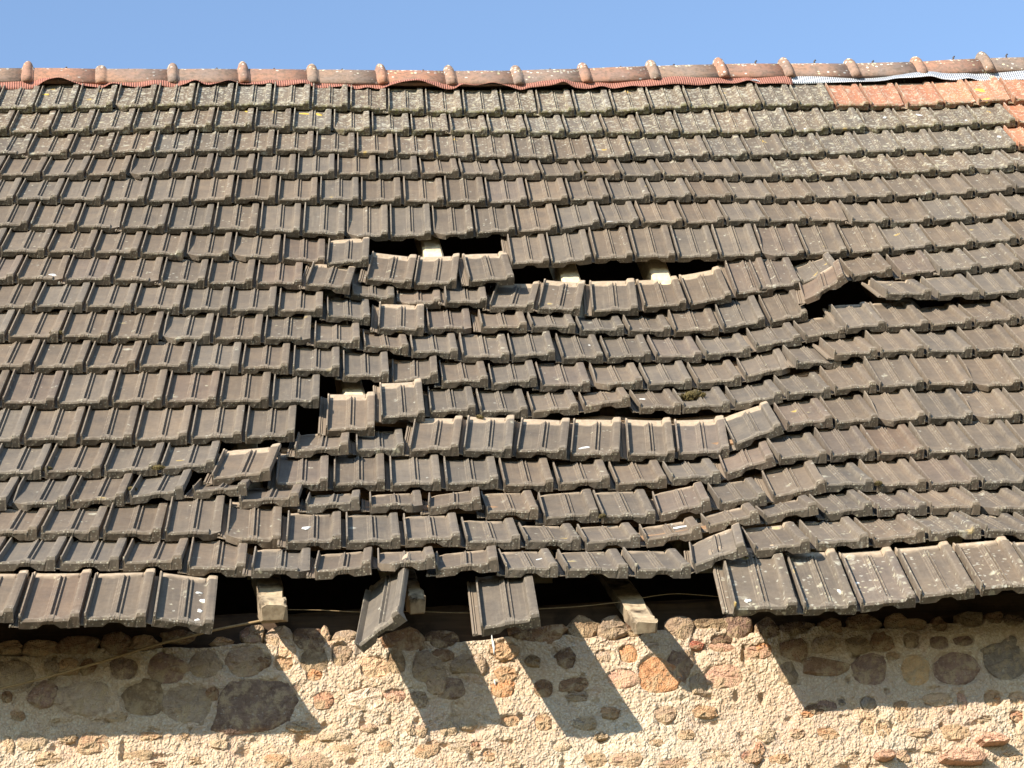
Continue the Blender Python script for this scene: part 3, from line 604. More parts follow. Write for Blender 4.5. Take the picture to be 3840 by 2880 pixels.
# x z half-width half-height r g b zone (shaded, sunlit or jutting)
STONES = """
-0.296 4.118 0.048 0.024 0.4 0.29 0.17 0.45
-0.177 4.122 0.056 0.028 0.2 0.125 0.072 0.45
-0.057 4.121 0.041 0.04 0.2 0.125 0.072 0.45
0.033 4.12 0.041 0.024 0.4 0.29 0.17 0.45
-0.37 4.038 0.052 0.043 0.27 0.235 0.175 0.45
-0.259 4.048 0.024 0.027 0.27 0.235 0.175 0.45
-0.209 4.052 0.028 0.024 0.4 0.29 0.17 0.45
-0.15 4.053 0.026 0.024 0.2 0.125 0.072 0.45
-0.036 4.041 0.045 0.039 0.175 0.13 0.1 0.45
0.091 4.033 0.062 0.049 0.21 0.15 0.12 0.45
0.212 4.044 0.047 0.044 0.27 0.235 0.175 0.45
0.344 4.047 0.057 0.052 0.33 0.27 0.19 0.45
-0.289 3.961 0.041 0.039 0.21 0.15 0.12 0.45
-0.163 3.95 0.078 0.051 0.42 0.37 0.285 0.45
0.018 3.937 0.067 0.056 0.21 0.165 0.1 0.45
0.163 3.92 0.075 0.06 0.27 0.235 0.175 0.45
0.237 3.948 0.019 0.02 0.2 0.125 0.072 0.45
-0.395 3.965 0.015 0.017 0.2 0.125 0.072 0.45
0.377 3.912 0.125 0.076 0.175 0.13 0.1 0.45
0.364 4.137 0.03 0.028 0.21 0.15 0.12 0.45
0.274 4.118 0.032 0.016 0.4 0.29 0.17 0.45
-0.389 4.125 0.033 0.022 0.4 0.29 0.17 0.45
0.135 4.143 0.042 0.018 0.2 0.125 0.072 0.45
-0.395 3.805 0.025 0.032 0.56 0.45 0.3 0.85
-0.32 3.815 0.046 0.034 0.42 0.37 0.285 0.85
-0.212 3.82 0.031 0.013 0.56 0.45 0.3 0.85
-0.132 3.804 0.048 0.033 0.44 0.27 0.17 0.85
0.038 3.818 0.035 0.015 0.48 0.275 0.135 0.85
0.149 3.81 0.02 0.019 0.4 0.29 0.17 0.85
0.257 3.795 0.032 0.029 0.6 0.55 0.44 0.85
-0.362 3.901 0.022 0.015 0.4 0.29 0.17 0.45
0.184 3.733 0.033 0.015 0.4 0.29 0.17 0.85
-0.264 3.759 0.044 0.023 0.56 0.45 0.3 0.85
0.004 3.756 0.044 0.019 0.4 0.29 0.17 0.85
0.069 3.722 0.026 0.011 0.47 0.33 0.24 0.85
-0.057 3.882 0.033 0.015 0.56 0.45 0.3 0.85
0.382 4.132 0.021 0.034 0.27 0.235 0.175 0.45
0.45 4.126 0.041 0.033 0.42 0.37 0.285 0.45
0.549 4.116 0.054 0.04 0.115 0.075 0.048 0.45
0.599 4.129 0.013 0.028 0.56 0.45 0.3 0.45
0.661 4.121 0.038 0.022 0.27 0.235 0.175 0.45
0.557 4.044 0.042 0.04 0.21 0.165 0.1 0.45
0.557 3.996 0.025 0.018 0.48 0.275 0.135 0.45
0.644 4.057 0.029 0.034 0.33 0.27 0.19 0.45
0.719 3.914 0.059 0.035 0.6 0.55 0.44 0.45
0.751 4.013 0.046 0.034 0.56 0.45 0.3 0.45
0.586 3.915 0.032 0.026 0.44 0.27 0.17 0.45
0.614 3.804 0.049 0.023 0.6 0.55 0.44 0.85
0.725 3.816 0.03 0.015 0.47 0.33 0.24 0.85
0.502 3.832 0.043 0.019 0.27 0.235 0.175 0.85
0.849 4.102 0.068 0.036 0.2 0.125 0.072 0.45
0.973 4.101 0.043 0.028 0.115 0.075 0.048 0.45
0.821 4.03 0.029 0.038 0.21 0.165 0.1 0.45
0.92 4.006 0.054 0.048 0.27 0.235 0.175 0.45
1.033 4.014 0.037 0.03 0.27 0.235 0.175 0.45
0.941 3.946 0.029 0.028 0.33 0.27 0.19 0.45
0.989 3.936 0.042 0.036 0.175 0.13 0.1 0.45
0.883 3.904 0.025 0.024 0.27 0.235 0.175 0.45
0.969 3.806 0.03 0.023 0.42 0.37 0.285 0.85
1.038 3.815 0.029 0.019 0.42 0.37 0.285 0.85
0.966 4.047 0.035 0.022 0.2 0.125 0.072 0.45
1.076 4.013 0.029 0.03 0.42 0.37 0.285 0.45
1.169 4.054 0.045 0.026 0.4 0.29 0.17 0.45
1.151 3.926 0.033 0.026 0.48 0.275 0.135 0.45
1.17 3.82 0.033 0.021 0.48 0.275 0.135 0.85
1.006 3.742 0.034 0.018 0.6 0.55 0.44 0.85
1.056 3.743 0.018 0.018 0.36 0.13 0.085 0.85
0.43 3.723 0.047 0.025 0.48 0.275 0.135 0.85
0.535 3.718 0.064 0.027 0.47 0.33 0.24 0.85
0.895 3.734 0.042 0.023 0.48 0.275 0.135 0.85
0.854 3.81 0.014 0.024 0.6 0.55 0.44 0.85
0.888 3.801 0.021 0.022 0.47 0.33 0.24 0.85
0.462 4.039 0.03 0.024 0.4 0.29 0.17 0.45
0.475 4.079 0.029 0.022 0.56 0.45 0.3 0.45
0.767 3.751 0.023 0.023 0.48 0.275 0.135 0.85
0.811 3.919 0.034 0.02 0.47 0.33 0.24 0.45
1.171 3.977 0.031 0.024 0.4 0.29 0.17 0.45
0.657 3.752 0.034 0.017 0.4 0.29 0.17 0.85
1.092 3.711 0.023 0.023 0.48 0.275 0.135 0.85
0.39 4.046 0.034 0.024 0.2 0.125 0.072 0.45
1.299 4.104 0.069 0.027 0.2 0.125 0.072 0.45
1.436 4.128 0.046 0.035 0.21 0.165 0.1 0.45
1.534 4.121 0.044 0.035 0.27 0.235 0.175 0.45
1.757 4.113 0.048 0.035 0.33 0.27 0.19 0.45
1.859 4.122 0.06 0.023 0.21 0.165 0.1 0.45
1.946 4.111 0.042 0.039 0.21 0.15 0.12 0.45
1.609 4.114 0.028 0.023 0.115 0.075 0.048 0.45
1.371 4.022 0.029 0.032 0.115 0.075 0.048 0.45
1.26 4.018 0.023 0.019 0.21 0.165 0.1 0.45
1.288 3.925 0.03 0.03 0.2 0.125 0.072 0.45
1.387 3.937 0.045 0.022 0.2 0.125 0.072 0.45
1.395 3.898 0.035 0.019 0.27 0.235 0.175 0.45
1.41 3.804 0.039 0.024 0.22 0.205 0.17 0.85
1.457 3.763 0.023 0.013 0.27 0.235 0.175 0.85
1.653 4.055 0.023 0.01 0.6 0.55 0.44 0.45
1.573 4.033 0.03 0.033 0.48 0.275 0.135 0.45
1.49 4.026 0.026 0.022 0.42 0.37 0.285 0.45
1.545 3.947 0.049 0.032 0.47 0.33 0.24 0.45
1.663 3.957 0.065 0.063 0.48 0.275 0.135 0.45
1.735 3.985 0.036 0.049 0.175 0.13 0.1 0.45
1.792 3.922 0.03 0.036 0.27 0.235 0.175 0.45
1.803 4.052 0.024 0.014 0.36 0.13 0.085 0.45
1.886 4.043 0.042 0.016 0.47 0.33 0.24 0.45
2.007 4.024 0.038 0.023 0.47 0.33 0.24 0.45
1.675 3.824 0.037 0.026 0.33 0.27 0.19 0.45
1.878 3.943 0.062 0.039 0.47 0.33 0.24 0.45
1.278 3.813 0.029 0.03 0.48 0.275 0.135 0.85
1.172 3.821 0.025 0.018 0.48 0.275 0.135 0.85
1.176 3.937 0.017 0.028 0.48 0.275 0.135 0.45
1.33 3.734 0.033 0.02 0.6 0.55 0.44 0.85
1.938 3.675 0.034 0.024 0.36 0.13 0.085 0.85
1.994 3.745 0.034 0.026 0.6 0.55 0.44 0.85
1.824 3.68 0.053 0.021 0.6 0.55 0.44 0.85
1.688 3.658 0.057 0.02 0.47 0.33 0.24 0.85
1.534 3.676 0.056 0.026 0.47 0.33 0.24 0.85
1.433 3.681 0.037 0.024 0.4 0.29 0.17 0.85
1.734 3.753 0.029 0.018 0.4 0.29 0.17 0.85
1.889 4.067 0.038 0.014 0.115 0.075 0.048 0.45
1.233 4.113 0.035 0.02 0.115 0.075 0.048 0.45
1.171 3.684 0.023 0.016 0.6 0.55 0.44 0.85
1.499 3.836 0.027 0.02 0.4 0.29 0.17 0.45
1.806 3.828 0.036 0.018 0.4 0.29 0.17 0.45
1.637 3.731 0.031 0.014 0.4 0.29 0.17 0.85
2.047 4.105 0.034 0.031 0.115 0.075 0.048 0.45
2.144 4.102 0.053 0.021 0.115 0.075 0.048 0.45
2.259 4.106 0.031 0.023 0.2 0.125 0.072 0.45
2.366 4.111 0.051 0.024 0.2 0.125 0.072 0.45
2.488 4.115 0.033 0.023 0.4 0.29 0.17 0.45
2.627 4.096 0.027 0.024 0.2 0.125 0.072 0.45
2.545 4.097 0.035 0.021 0.4 0.29 0.17 0.45
2.741 4.107 0.044 0.028 0.21 0.165 0.1 0.45
2.886 4.102 0.035 0.019 0.115 0.075 0.048 0.45
2.821 4.108 0.027 0.02 0.2 0.125 0.072 0.45
2.118 4.028 0.044 0.033 0.2 0.125 0.072 0.45
2.223 4.039 0.034 0.028 0.33 0.27 0.19 0.45
2.343 4.035 0.043 0.028 0.21 0.165 0.1 0.45
2.425 4.038 0.036 0.03 0.2 0.125 0.072 0.45
2.522 4.043 0.027 0.029 0.33 0.27 0.19 0.45
2.615 4.032 0.032 0.024 0.21 0.15 0.12 0.45
2.699 4.035 0.034 0.018 0.21 0.15 0.12 0.45
2.231 3.961 0.07 0.029 0.2 0.125 0.072 0.45
2.369 3.949 0.06 0.052 0.21 0.15 0.12 0.45
2.455 3.994 0.024 0.016 0.4 0.29 0.17 0.45
2.521 3.94 0.046 0.049 0.42 0.31 0.165 0.45
2.657 3.941 0.082 0.057 0.21 0.15 0.12 0.45
2.834 3.963 0.078 0.067 0.22 0.205 0.17 0.45
2.097 3.945 0.03 0.037 0.27 0.235 0.175 0.45
2.166 3.822 0.031 0.017 0.115 0.075 0.048 0.45
2.261 3.843 0.013 0.013 0.22 0.205 0.17 0.45
2.347 3.832 0.027 0.024 0.22 0.205 0.17 0.45
2.211 3.833 0.034 0.018 0.21 0.15 0.12 0.45
2.453 3.821 0.023 0.016 0.4 0.29 0.17 0.45
2.583 3.837 0.051 0.021 0.56 0.45 0.3 0.45
2.664 3.83 0.017 0.032 0.47 0.33 0.24 0.45
2.769 3.834 0.031 0.026 0.4 0.29 0.17 0.45
2.849 3.831 0.027 0.021 0.56 0.45 0.3 0.45
1.995 3.753 0.03 0.022 0.6 0.55 0.44 0.85
2.097 3.743 0.026 0.019 0.47 0.33 0.24 0.85
2.201 3.738 0.038 0.022 0.48 0.275 0.135 0.85
2.331 3.753 0.026 0.03 0.56 0.45 0.3 0.85
2.386 3.743 0.026 0.03 0.4 0.29 0.17 0.85
2.498 3.731 0.042 0.017 0.47 0.33 0.24 0.85
2.628 3.729 0.047 0.029 0.4 0.29 0.17 0.85
2.74 3.692 0.043 0.017 0.47 0.33 0.24 2
2.634 3.641 0.063 0.021 0.47 0.33 0.24 2
2.373 3.653 0.026 0.014 0.47 0.33 0.24 2
2.438 3.653 0.026 0.024 0.47 0.33 0.24 0.85
2.031 3.66 0.038 0.018 0.48 0.275 0.135 0.85
1.968 3.698 0.016 0.024 0.36 0.13 0.085 0.85
2.735 3.764 0.024 0.01 0.27 0.235 0.175 0.85
2.142 3.807 0.02 0.012 0.48 0.275 0.135 0.45
2.839 3.772 0.025 0.016 0.44 0.27 0.17 0.45
2.273 3.654 0.028 0.016 0.56 0.45 0.3 0.85
2.026 4.036 0.024 0.021 0.48 0.275 0.135 0.45
2.538 3.675 0.032 0.016 0.56 0.45 0.3 0.85
2.796 3.64 0.037 0.018 0.56 0.45 0.3 0.85
"""
RIDGE_COLLARS = [(-0.505, 8.665), (-0.125, 8.641), (0.249, 8.657), (0.62, 8.667), (0.987, 8.653), (1.355, 8.654), (1.724, 8.646), (2.09, 8.646), (2.46, 8.664), (2.841, 8.682), (3.223, 8.699), (3.592, 8.7), (3.967, 8.695), (4.351, 8.708), (4.739, 8.741)]
RIDGE_TOP = [(-0.651, 8.619), (-0.402, 8.628), (0.039, 8.614), (0.42, 8.622), (0.805, 8.619), (1.193, 8.616), (1.519, 8.613), (1.912, 8.606), (2.245, 8.618), (2.648, 8.634), (3.055, 8.654), (3.449, 8.659), (3.793, 8.664), (4.139, 8.66), (4.562, 8.689), (4.988, 8.71)]
FLASH_V = 5.930
FLASH_RED = [(-0.643, 0.085), (-0.564, 0.082), (-0.484, 0.082), (-0.446, 0.105), (-0.415, 0.131), (-0.377, 0.143), (-0.34, 0.15), (-0.316, 0.144), (-0.291, 0.131), (-0.261, 0.121), (-0.224, 0.105), (-0.168, 0.098), (-0.113, 0.089), (-0.094, 0.105), (-0.075, 0.121), (-0.044, 0.115), (-0.007, 0.105), (0.068, 0.092), (0.118, 0.105), (0.162, 0.112), (0.236, 0.089), (0.287, 0.105), (0.324, 0.118), (0.362, 0.141), (0.387, 0.125), (0.418, 0.105), (0.475, 0.118), (0.538, 0.138), (0.569, 0.128), (0.601, 0.112), (0.735, 0.112), (0.703, 0.122), (0.76, 0.125), (0.798, 0.096), (0.874, 0.109), (0.937, 0.122), (1.002, 0.086), (1.078, 0.096), (1.167, 0.106), (1.206, 0.08), (1.263, 0.099), (1.334, 0.083), (1.385, 0.106), (1.449, 0.126), (1.526, 0.136), (1.558, 0.133), (1.624, 0.106), (1.689, 0.083), (1.741, 0.086), (1.766, 0.116), (1.85, 0.106), (1.94, 0.126), (2.033, 0.1), (2.087, 0.08), (2.1, 0.077), (2.125, 0.093), (2.197, 0.1), (2.262, 0.107), (2.327, 0.133), (2.381, 0.093), (2.461, 0.087), (2.538, 0.107), (2.586, 0.087), (2.704, 0.107), (2.757, 0.1), (2.836, 0.107), (2.935, 0.117), (3.069, 0.107), (3.169, 0.121), (3.269, 0.118), (3.348, 0.141), (3.391, 0.114), (3.479, 0.121), (3.457, 0.114), (3.524, 0.121), (3.6, 0.108)]
FLASH_SILVER = [(3.316, 0.129), (3.41, 0.126), (3.397, 0.116), (3.499, 0.113), (3.635, 0.106), (3.777, 0.113), (3.939, 0.12), (4.076, 0.123), (4.13, 0.13), (4.177, 0.141), (4.279, 0.144), (4.381, 0.154), (4.445, 0.133), (4.522, 0.129), (4.596, 0.145), (4.647, 0.127), (4.764, 0.131), (4.911, 0.133), (5.042, 0.133)]
WALL_Y = 0.2052
ROOF_SLOPE = 47.0
ROOF_Z = 4.0310
RIDGE_Y = 4.1080
SUN_DIR = (-0.6281, -0.6210, 0.4689)
CAM_LOC = (-0.0000, -7.3240, 1.6000)
CAM_RIGHT = (0.98824, -0.13117, -0.07862)
CAM_UP = (0.01756, -0.41333, 0.91041)
CAM_BACK = (-0.15191, -0.90108, -0.40617)
LENS = 87.188
ROW_U0, ROW_DU = -1.8, 0.2
# height of each tile course above the mean roof plane (m), every 0.2 m along the eave
ROW_H = {
 1: [0.05, 0.05, 0.05, 0.05, 0.05, 0.05, 0.05, 0.051, 0.057, 0.06, 0.063, 0.065, 0.066, 0.064, 0.06, 0.05, 0.036, 0.03, 0.028, 0.028, 0.027, 0.028, 0.034, 0.046, 0.054, 0.059, 0.065, 0.062, 0.061, 0.06, 0.064, 0.072, 0.086, 0.095, 0.095, 0.095, 0.095, 0.095, 0.095, 0.095, 0.095],
 2: [0.026, 0.026, 0.026, 0.026, 0.026, 0.026, 0.026, 0.027, 0.031, 0.038, 0.042, 0.049, 0.049, 0.043, 0.036, 0.029, 0.025, 0.027, 0.021, 0.017, 0.013, 0.015, 0.01, 0.011, 0.013, 0.016, 0.019, 0.027, 0.034, 0.038, 0.046, 0.055, 0.064, 0.066, 0.066, 0.066, 0.066, 0.066, 0.066, 0.066, 0.066],
 3: [0.014, 0.014, 0.014, 0.014, 0.014, 0.014, 0.014, 0.014, 0.015, 0.02, 0.025, 0.026, 0.026, 0.026, 0.021, 0.014, 0.006, -0.005, -0.011, -0.015, -0.016, -0.012, -0.01, -0.009, -0.008, -0.005, -0.001, 0.004, 0.009, 0.015, 0.022, 0.029, 0.033, 0.033, 0.033, 0.033, 0.033, 0.033, 0.033, 0.033, 0.033],
 4: [0.013, 0.013, 0.013, 0.013, 0.013, 0.013, 0.013, 0.008, 0.012, 0.014, 0.019, 0.021, 0.019, 0.01, 0.012, 0.006, 0.01, 0.009, 0.001, -0.002, -0.004, -0.003, -0.006, -0.008, -0.013, -0.014, -0.014, -0.003, 0, 0.008, 0.02, 0.031, 0.032, 0.032, 0.032, 0.032, 0.032, 0.032, 0.032, 0.032, 0.032],
 5: [0.002, 0.002, 0.002, 0.002, 0.002, 0.002, 0.002, 0.001, -0.004, -0.009, -0.01, -0.007, -0.006, -0.008, -0.013, -0.016, -0.02, -0.027, -0.027, -0.022, -0.016, -0.012, -0.008, -0.01, -0.016, -0.017, -0.015, -0.013, -0.006, 0.002, 0.015, 0.023, 0.023, 0.023, 0.023, 0.023, 0.023, 0.023, 0.023, 0.023, 0.023],
 6: [-0.014, -0.014, -0.014, -0.014, -0.014, -0.014, -0.014, -0.015, -0.022, -0.028, -0.031, -0.036, -0.046, -0.058, -0.073, -0.076, -0.072, -0.065, -0.059, -0.046, -0.024, -0.021, -0.024, -0.018, -0.019, -0.018, -0.021, -0.028, -0.022, -0.011, 0.007, 0.007, 0.007, 0.007, 0.007, 0.007, 0.007, 0.007, 0.007, 0.007, 0.007],
 7: [-0.019, -0.019, -0.019, -0.019, -0.019, -0.019, -0.019, -0.023, -0.026, -0.032, -0.041, -0.046, -0.056, -0.076, -0.087, -0.091, -0.094, -0.097, -0.098, -0.086, -0.076, -0.075, -0.074, -0.072, -0.069, -0.064, -0.056, -0.043, -0.027, -0.012, -0.005, -0.005, -0.005, -0.005, -0.005, -0.005, -0.005, -0.005, -0.005, -0.005, -0.005],
 8: [-0.026, -0.026, -0.026, -0.026, -0.026, -0.026, -0.026, -0.027, -0.032, -0.037, -0.046, -0.054, -0.06, -0.078, -0.121, -0.157, -0.142, -0.149, -0.146, -0.143, -0.14, -0.138, -0.135, -0.113, -0.09, -0.058, -0.03, -0.035, -0.024, -0.003, -0.003, -0.003, -0.003, -0.003, -0.003, -0.003, -0.003, -0.003, -0.003, -0.003, -0.003],
 9: [-0.027, -0.027, -0.027, -0.027, -0.027, -0.027, -0.027, -0.027, -0.03, -0.037, -0.046, -0.056, -0.058, -0.064, -0.106, -0.142, -0.151, -0.149, -0.152, -0.167, -0.173, -0.178, -0.156, -0.132, -0.083, -0.01, -0.003, -0.016, -0.021, -0.015, -0.015, -0.015, -0.015, -0.015, -0.015, -0.015, -0.015, -0.015, -0.015, -0.015, -0.015],
 10: [-0.027, -0.027, -0.027, -0.027, -0.027, -0.027, -0.027, -0.028, -0.034, -0.04, -0.045, -0.051, -0.056, -0.071, -0.099, -0.127, -0.147, -0.152, -0.161, -0.163, -0.161, -0.153, -0.135, -0.094, -0.044, -0.041, -0.037, -0.024, -0.015, -0.015, -0.015, -0.015, -0.015, -0.015, -0.015, -0.015, -0.015, -0.015, -0.015, -0.015, -0.015],
 11: [-0.028, -0.028, -0.028, -0.028, -0.028, -0.028, -0.028, -0.028, -0.031, -0.03, -0.038, -0.047, -0.051, -0.062, -0.091, -0.121, -0.119, -0.144, -0.142, -0.141, -0.147, -0.137, -0.097, -0.04, -0.037, -0.019, -0.025, -0.023, -0.021, -0.021, -0.021, -0.021, -0.021, -0.021, -0.021, -0.021, -0.021, -0.021, -0.021, -0.021, -0.021],
 12: [-0.034, -0.034, -0.034, -0.034, -0.034, -0.034, -0.034, -0.037, -0.042, -0.042, -0.045, -0.05, -0.054, -0.066, -0.089, -0.106, -0.113, -0.113, -0.092, -0.11, -0.11, -0.093, -0.062, -0.045, -0.034, -0.034, -0.038, -0.036, -0.036, -0.036, -0.036, -0.036, -0.036, -0.036, -0.036, -0.036, -0.036, -0.036, -0.036, -0.036, -0.036],
 13: [-0.045, -0.045, -0.045, -0.045, -0.045, -0.045, -0.045, -0.045, -0.048, -0.053, -0.052, -0.051, -0.055, -0.051, -0.088, -0.083, -0.078, -0.073, -0.068, -0.064, -0.059, -0.054, -0.04, -0.04, -0.032, -0.032, -0.032, -0.032, -0.032, -0.032, -0.032, -0.032, -0.032, -0.032, -0.032, -0.032, -0.032, -0.032, -0.032, -0.032, -0.032],
 14: [-0.024, -0.024, -0.024, -0.024, -0.024, -0.024, -0.024, -0.025, -0.027, -0.024, -0.016, -0.032, -0.055, -0.081, -0.085, -0.084, -0.097, -0.095, -0.102, -0.091, -0.076, -0.037, -0.032, -0.027, -0.026, -0.026, -0.025, -0.025, -0.025, -0.025, -0.025, -0.025, -0.025, -0.025, -0.025, -0.025, -0.025, -0.025, -0.025, -0.025, -0.025],
 15: [0.009, 0.009, 0.009, 0.009, 0.009, 0.009, 0.009, 0.009, 0.012, 0.022, 0.039, 0.061, 0.012, 0.008, 0.005, 0.011, -0.035, -0.06, -0.062, -0.029, -0.032, -0.003, 0.001, -0.004, 0, -0.004, -0.005, -0.005, -0.005, -0.005, -0.005, -0.005, -0.005, -0.005, -0.005, -0.005, -0.005, -0.005, -0.005, -0.005, -0.005],
 16: [0.064, 0.064, 0.064, 0.064, 0.064, 0.064, 0.064, 0.06, 0.053, 0.045, 0.04, 0.034, 0.045, 0.044, 0.045, 0.032, 0.023, 0.019, 0.036, 0.072, 0.073, 0.057, 0.062, 0.061, 0.056, 0.05, 0.05, 0.05, 0.05, 0.05, 0.05, 0.05, 0.05, 0.05, 0.05, 0.05, 0.05, 0.05, 0.05, 0.05, 0.05],
 17: [0.112, 0.112, 0.112, 0.112, 0.112, 0.112, 0.112, 0.112, 0.11, 0.103, 0.082, 0.089, 0.122, 0.137, 0.144, 0.106, 0.097, 0.092, 0.101, 0.141, 0.121, 0.115, 0.127, 0.134, 0.118, 0.118, 0.118, 0.118, 0.118, 0.118, 0.118, 0.118, 0.118, 0.118, 0.118, 0.118, 0.118, 0.118, 0.118, 0.118, 0.118],
 18: [0.14, 0.14, 0.14, 0.14, 0.14, 0.14, 0.14, 0.137, 0.114, 0.11, 0.082, 0.075, 0.076, 0.077, 0.078, 0.079, 0.08, 0.081, 0.082, 0.078, 0.072, 0.086, 0.113, 0.128, 0.131, 0.131, 0.131, 0.131, 0.131, 0.131, 0.131, 0.131, 0.131, 0.131, 0.131, 0.131, 0.131, 0.131, 0.131, 0.131, 0.131],
}
CORD = [(-0.525, 0.17, 3.959), (-0.415, 0.17, 3.978), (-0.287, 0.17, 4.006), (-0.102, 0.17, 4.054), (0.047, 0.17, 4.098), (0.187, 0.17, 4.131), (0.274, 0.17, 4.15), (0.413, 0.17, 4.175), (0.394, 0.17, 4.188)]
WIRE = [(0.484, 0.193, 4.213), (0.587, 0.193, 4.208), (0.71, 0.193, 4.198), (0.892, 0.193, 4.193), (1.087, 0.193, 4.182), (1.305, 0.193, 4.189), (1.424, 0.193, 4.193), (1.564, 0.193, 4.204), (1.654, 0.193, 4.218), (1.739, 0.193, 4.226), (1.827, 0.193, 4.219), (1.939, 0.193, 4.205)]
TAILS = [(0.429, 0.033, 4.181), (0.885, 0.06, 4.196), (1.599, 0.0, 4.071)]
# kind, x y z, quaternion, size, aspect
SPOTS = [
 ('M', (-0.291, 1.8196, 5.9833), (0.9329, 0.36, 0.0106, 0.0051), 0.026, 0.8, 'dark moss tuft in a joint near the left edge halfway up the roof'),
 ('M', (2.2247, 1.5644, 5.5367), (0.9555, 0.2948, -0.0125, -0.0072), 0.056, 0.8, 'big cushion of yellow brown moss lying on the sagging tiles'),
 ('M', (-0.2958, 0.9144, 5.017), (0.9441, 0.3297, 0.0061, 0.0032), 0.016, 0.8, 'leftmost moss tuft low on the left side of the roof'),
 ('M', (0.0898, 0.8797, 4.9978), (0.9521, 0.3052, -0.0174, -0.0097), 0.022, 0.8, 'moss tuft in the last joint before the broken tiles, lower left'),
 ('M', (-0.0022, 0.7416, 4.8637), (0.954, 0.2995, -0.0134, -0.0076), 0.017, 0.8, 'brown moss tuft just left of the upturned tile, lower left'),
 ('M', (1.3314, 1.3805, 5.3881), (0.9292, 0.3668, 0.027, -0.0372), 0.016, 0.8, 'moss tuft at a tile edge above the long open slot'),
 ('M', (2.2147, 3.1634, 7.4601), (0.9402, 0.3407, -0.0017, -0.0009), 0.016, 0.8, 'dark moss tuft in the upper courses right of centre'),
 ('M', (2.6397, 0.6528, 4.7805), (0.9566, 0.2912, 0.0115, 0.0067), 0.018, 0.8, 'moss tuft among the sound tiles low on the right'),
 ('M', (1.6214, 0.636, 4.6768), (0.953, 0.303, 0.0077, 0.0043), 0.016, 0.8, 'moss tuft by a tile edge low in the sagging middle'),
 ('W', (1.8782, 0.5425, 4.5928), (0.9714, 0.225, -0.0626, -0.0421), 0.032, 0.5, ''),
 ('W', (1.9363, 0.6409, 4.6496), (0.9714, 0.225, -0.0626, -0.0421), 0.0176, 0.8, ''),
 ('W', (1.9472, 2.0615, 6.0008), (0.9382, 0.3458, 0.0105, 0.0053), 0.024, 0.35, ''),
 ('W', (-0.3184, 2.3146, 6.4956), (0.9317, 0.3632, 0.0104, 0.005), 0.0176, 0.7, ''),
 ('W', (1.6969, 1.208, 5.176), (0.9261, 0.3729, 0.015, -0.0561), 0.0192, 0.5, ''),
 ('W', (1.3318, 0.2644, 4.3878), (0.9677, 0.252, 0.0089, 0.0057), 0.024, 0.35, ''),
 ('W', (0.575, 0.4808, 4.6012), (0.9513, 0.308, 0.0105, 0.0058), 0.0176, 0.7, ''),
 ('W', (2.2321, 2.7253, 6.9502), (0.93, 0.3673, -0.0108, -0.0051), 0.0224, 0.4, ''),
 ('W', (-0.0461, 0.7141, 4.7978), (0.9487, 0.3151, 0.0229, 0.0125), 0.0144, 1, ''),
 ('W', (0.8016, -0.0866, 4.1049), (0.868, 0.3418, -0.3066, -0.1888), 0.016, 0.5, ''),
 ('W', (0.2124, 0.0319, 4.1936), (0.9279, 0.3614, 0.0827, 0.0398), 0.0144, 0.9, ''),
 ('W', (0.1987, -0.0292, 4.1411), (0.9279, 0.3614, 0.0827, 0.0398), 0.0096, 0.9, ''),
 ('W', (0.1891, -0.0842, 4.093), (0.9279, 0.3614, 0.0827, 0.0398), 0.008, 1, ''),
 ('W', (0.1995, 0.0766, 4.2378), (0.9279, 0.3614, 0.0827, 0.0398), 0.0096, 0.6, ''),
 ('W', (2.2996, -0.0006, 4.1756), (0.9228, 0.3842, -0.0251, -0.0114), 0.0096, 0.8, ''),
 ('W', (2.2324, -0.0322, 4.1397), (0.9138, 0.4062, -0.0018, -0.0008), 0.0104, 0.8, ''),
 ('W', (2.0288, 1.5951, 5.5438), (0.9555, 0.2948, 0.0048, 0.0027), 0.0096, 1.2, ''),
 ('W', (0.747, 3.1532, 7.4621), (0.9284, 0.3709, 0.0202, 0.0095), 0.0176, 0.45, ''),
 ('W', (1.0854, -0.1199, 4.0309), (0.9285, 0.3661, -0.0577, -0.0229), 0.0104, 0.6, ''),
 ('W', (1.9134, -0.0824, 4.0997), (0.9054, 0.4244, 0.0123, 0.0049), 0.0104, 1, ''),
 ('W', (4.5051, 3.4741, 7.834), (0.9198, 0.3922, -0.0134, -0.0059), 0.0176, 0.6, ''),
 ('W', (4.1822, 3.7252, 8.1133), (0.9239, 0.3821, -0.0182, -0.0083), 0.0176, 0.6, ''),
 ('W', (3.5084, 3.592, 7.952), (0.9132, 0.4068, -0.0214, -0.0091), 0.0128, 0.9, ''),
 ('W', (3.9865, 3.7059, 8.0874), (0.922, 0.3871, -0.0095, -0.0043), 0.0112, 0.9, ''),
 ('W', (4.4024, 3.6116, 8.0129), (0.9249, 0.3795, -0.0204, -0.0094), 0.0144, 0.9, ''),
 ('Y', (0.9128, 3.7592, 8.1446), (0.9211, 0.3889, 0.015, 0.0067), 0.03, 0.4, ''),
 ('Y', (0.975, 3.7608, 8.1434), (0.9211, 0.3889, 0.015, 0.0067), 0.034, 0.4, ''),
 ('Y', (1.9551, 4.0259, 8.4375), (0.9115, 0.4112, 0.0006, 0.0002), 0.03, 0.4, ''),
 ('Y', (0.6231, 3.7847, 8.1744), (0.9254, 0.3789, 0.0053, 0.0024), 0.026, 0.5, ''),
 ('Y', (4.6245, 3.8751, 8.3569), (0.911, 0.4109, -0.0315, -0.0132), 0.035, 0.9, ''),
 ('Y', (4.5907, 3.7677, 8.2318), (0.911, 0.4109, -0.0315, -0.0132), 0.03, 0.9, ''),
 ('Y', (-0.4078, 3.9259, 8.3597), (0.9114, 0.4112, -0.014, -0.0059), 0.02, 0.6, ''),
]
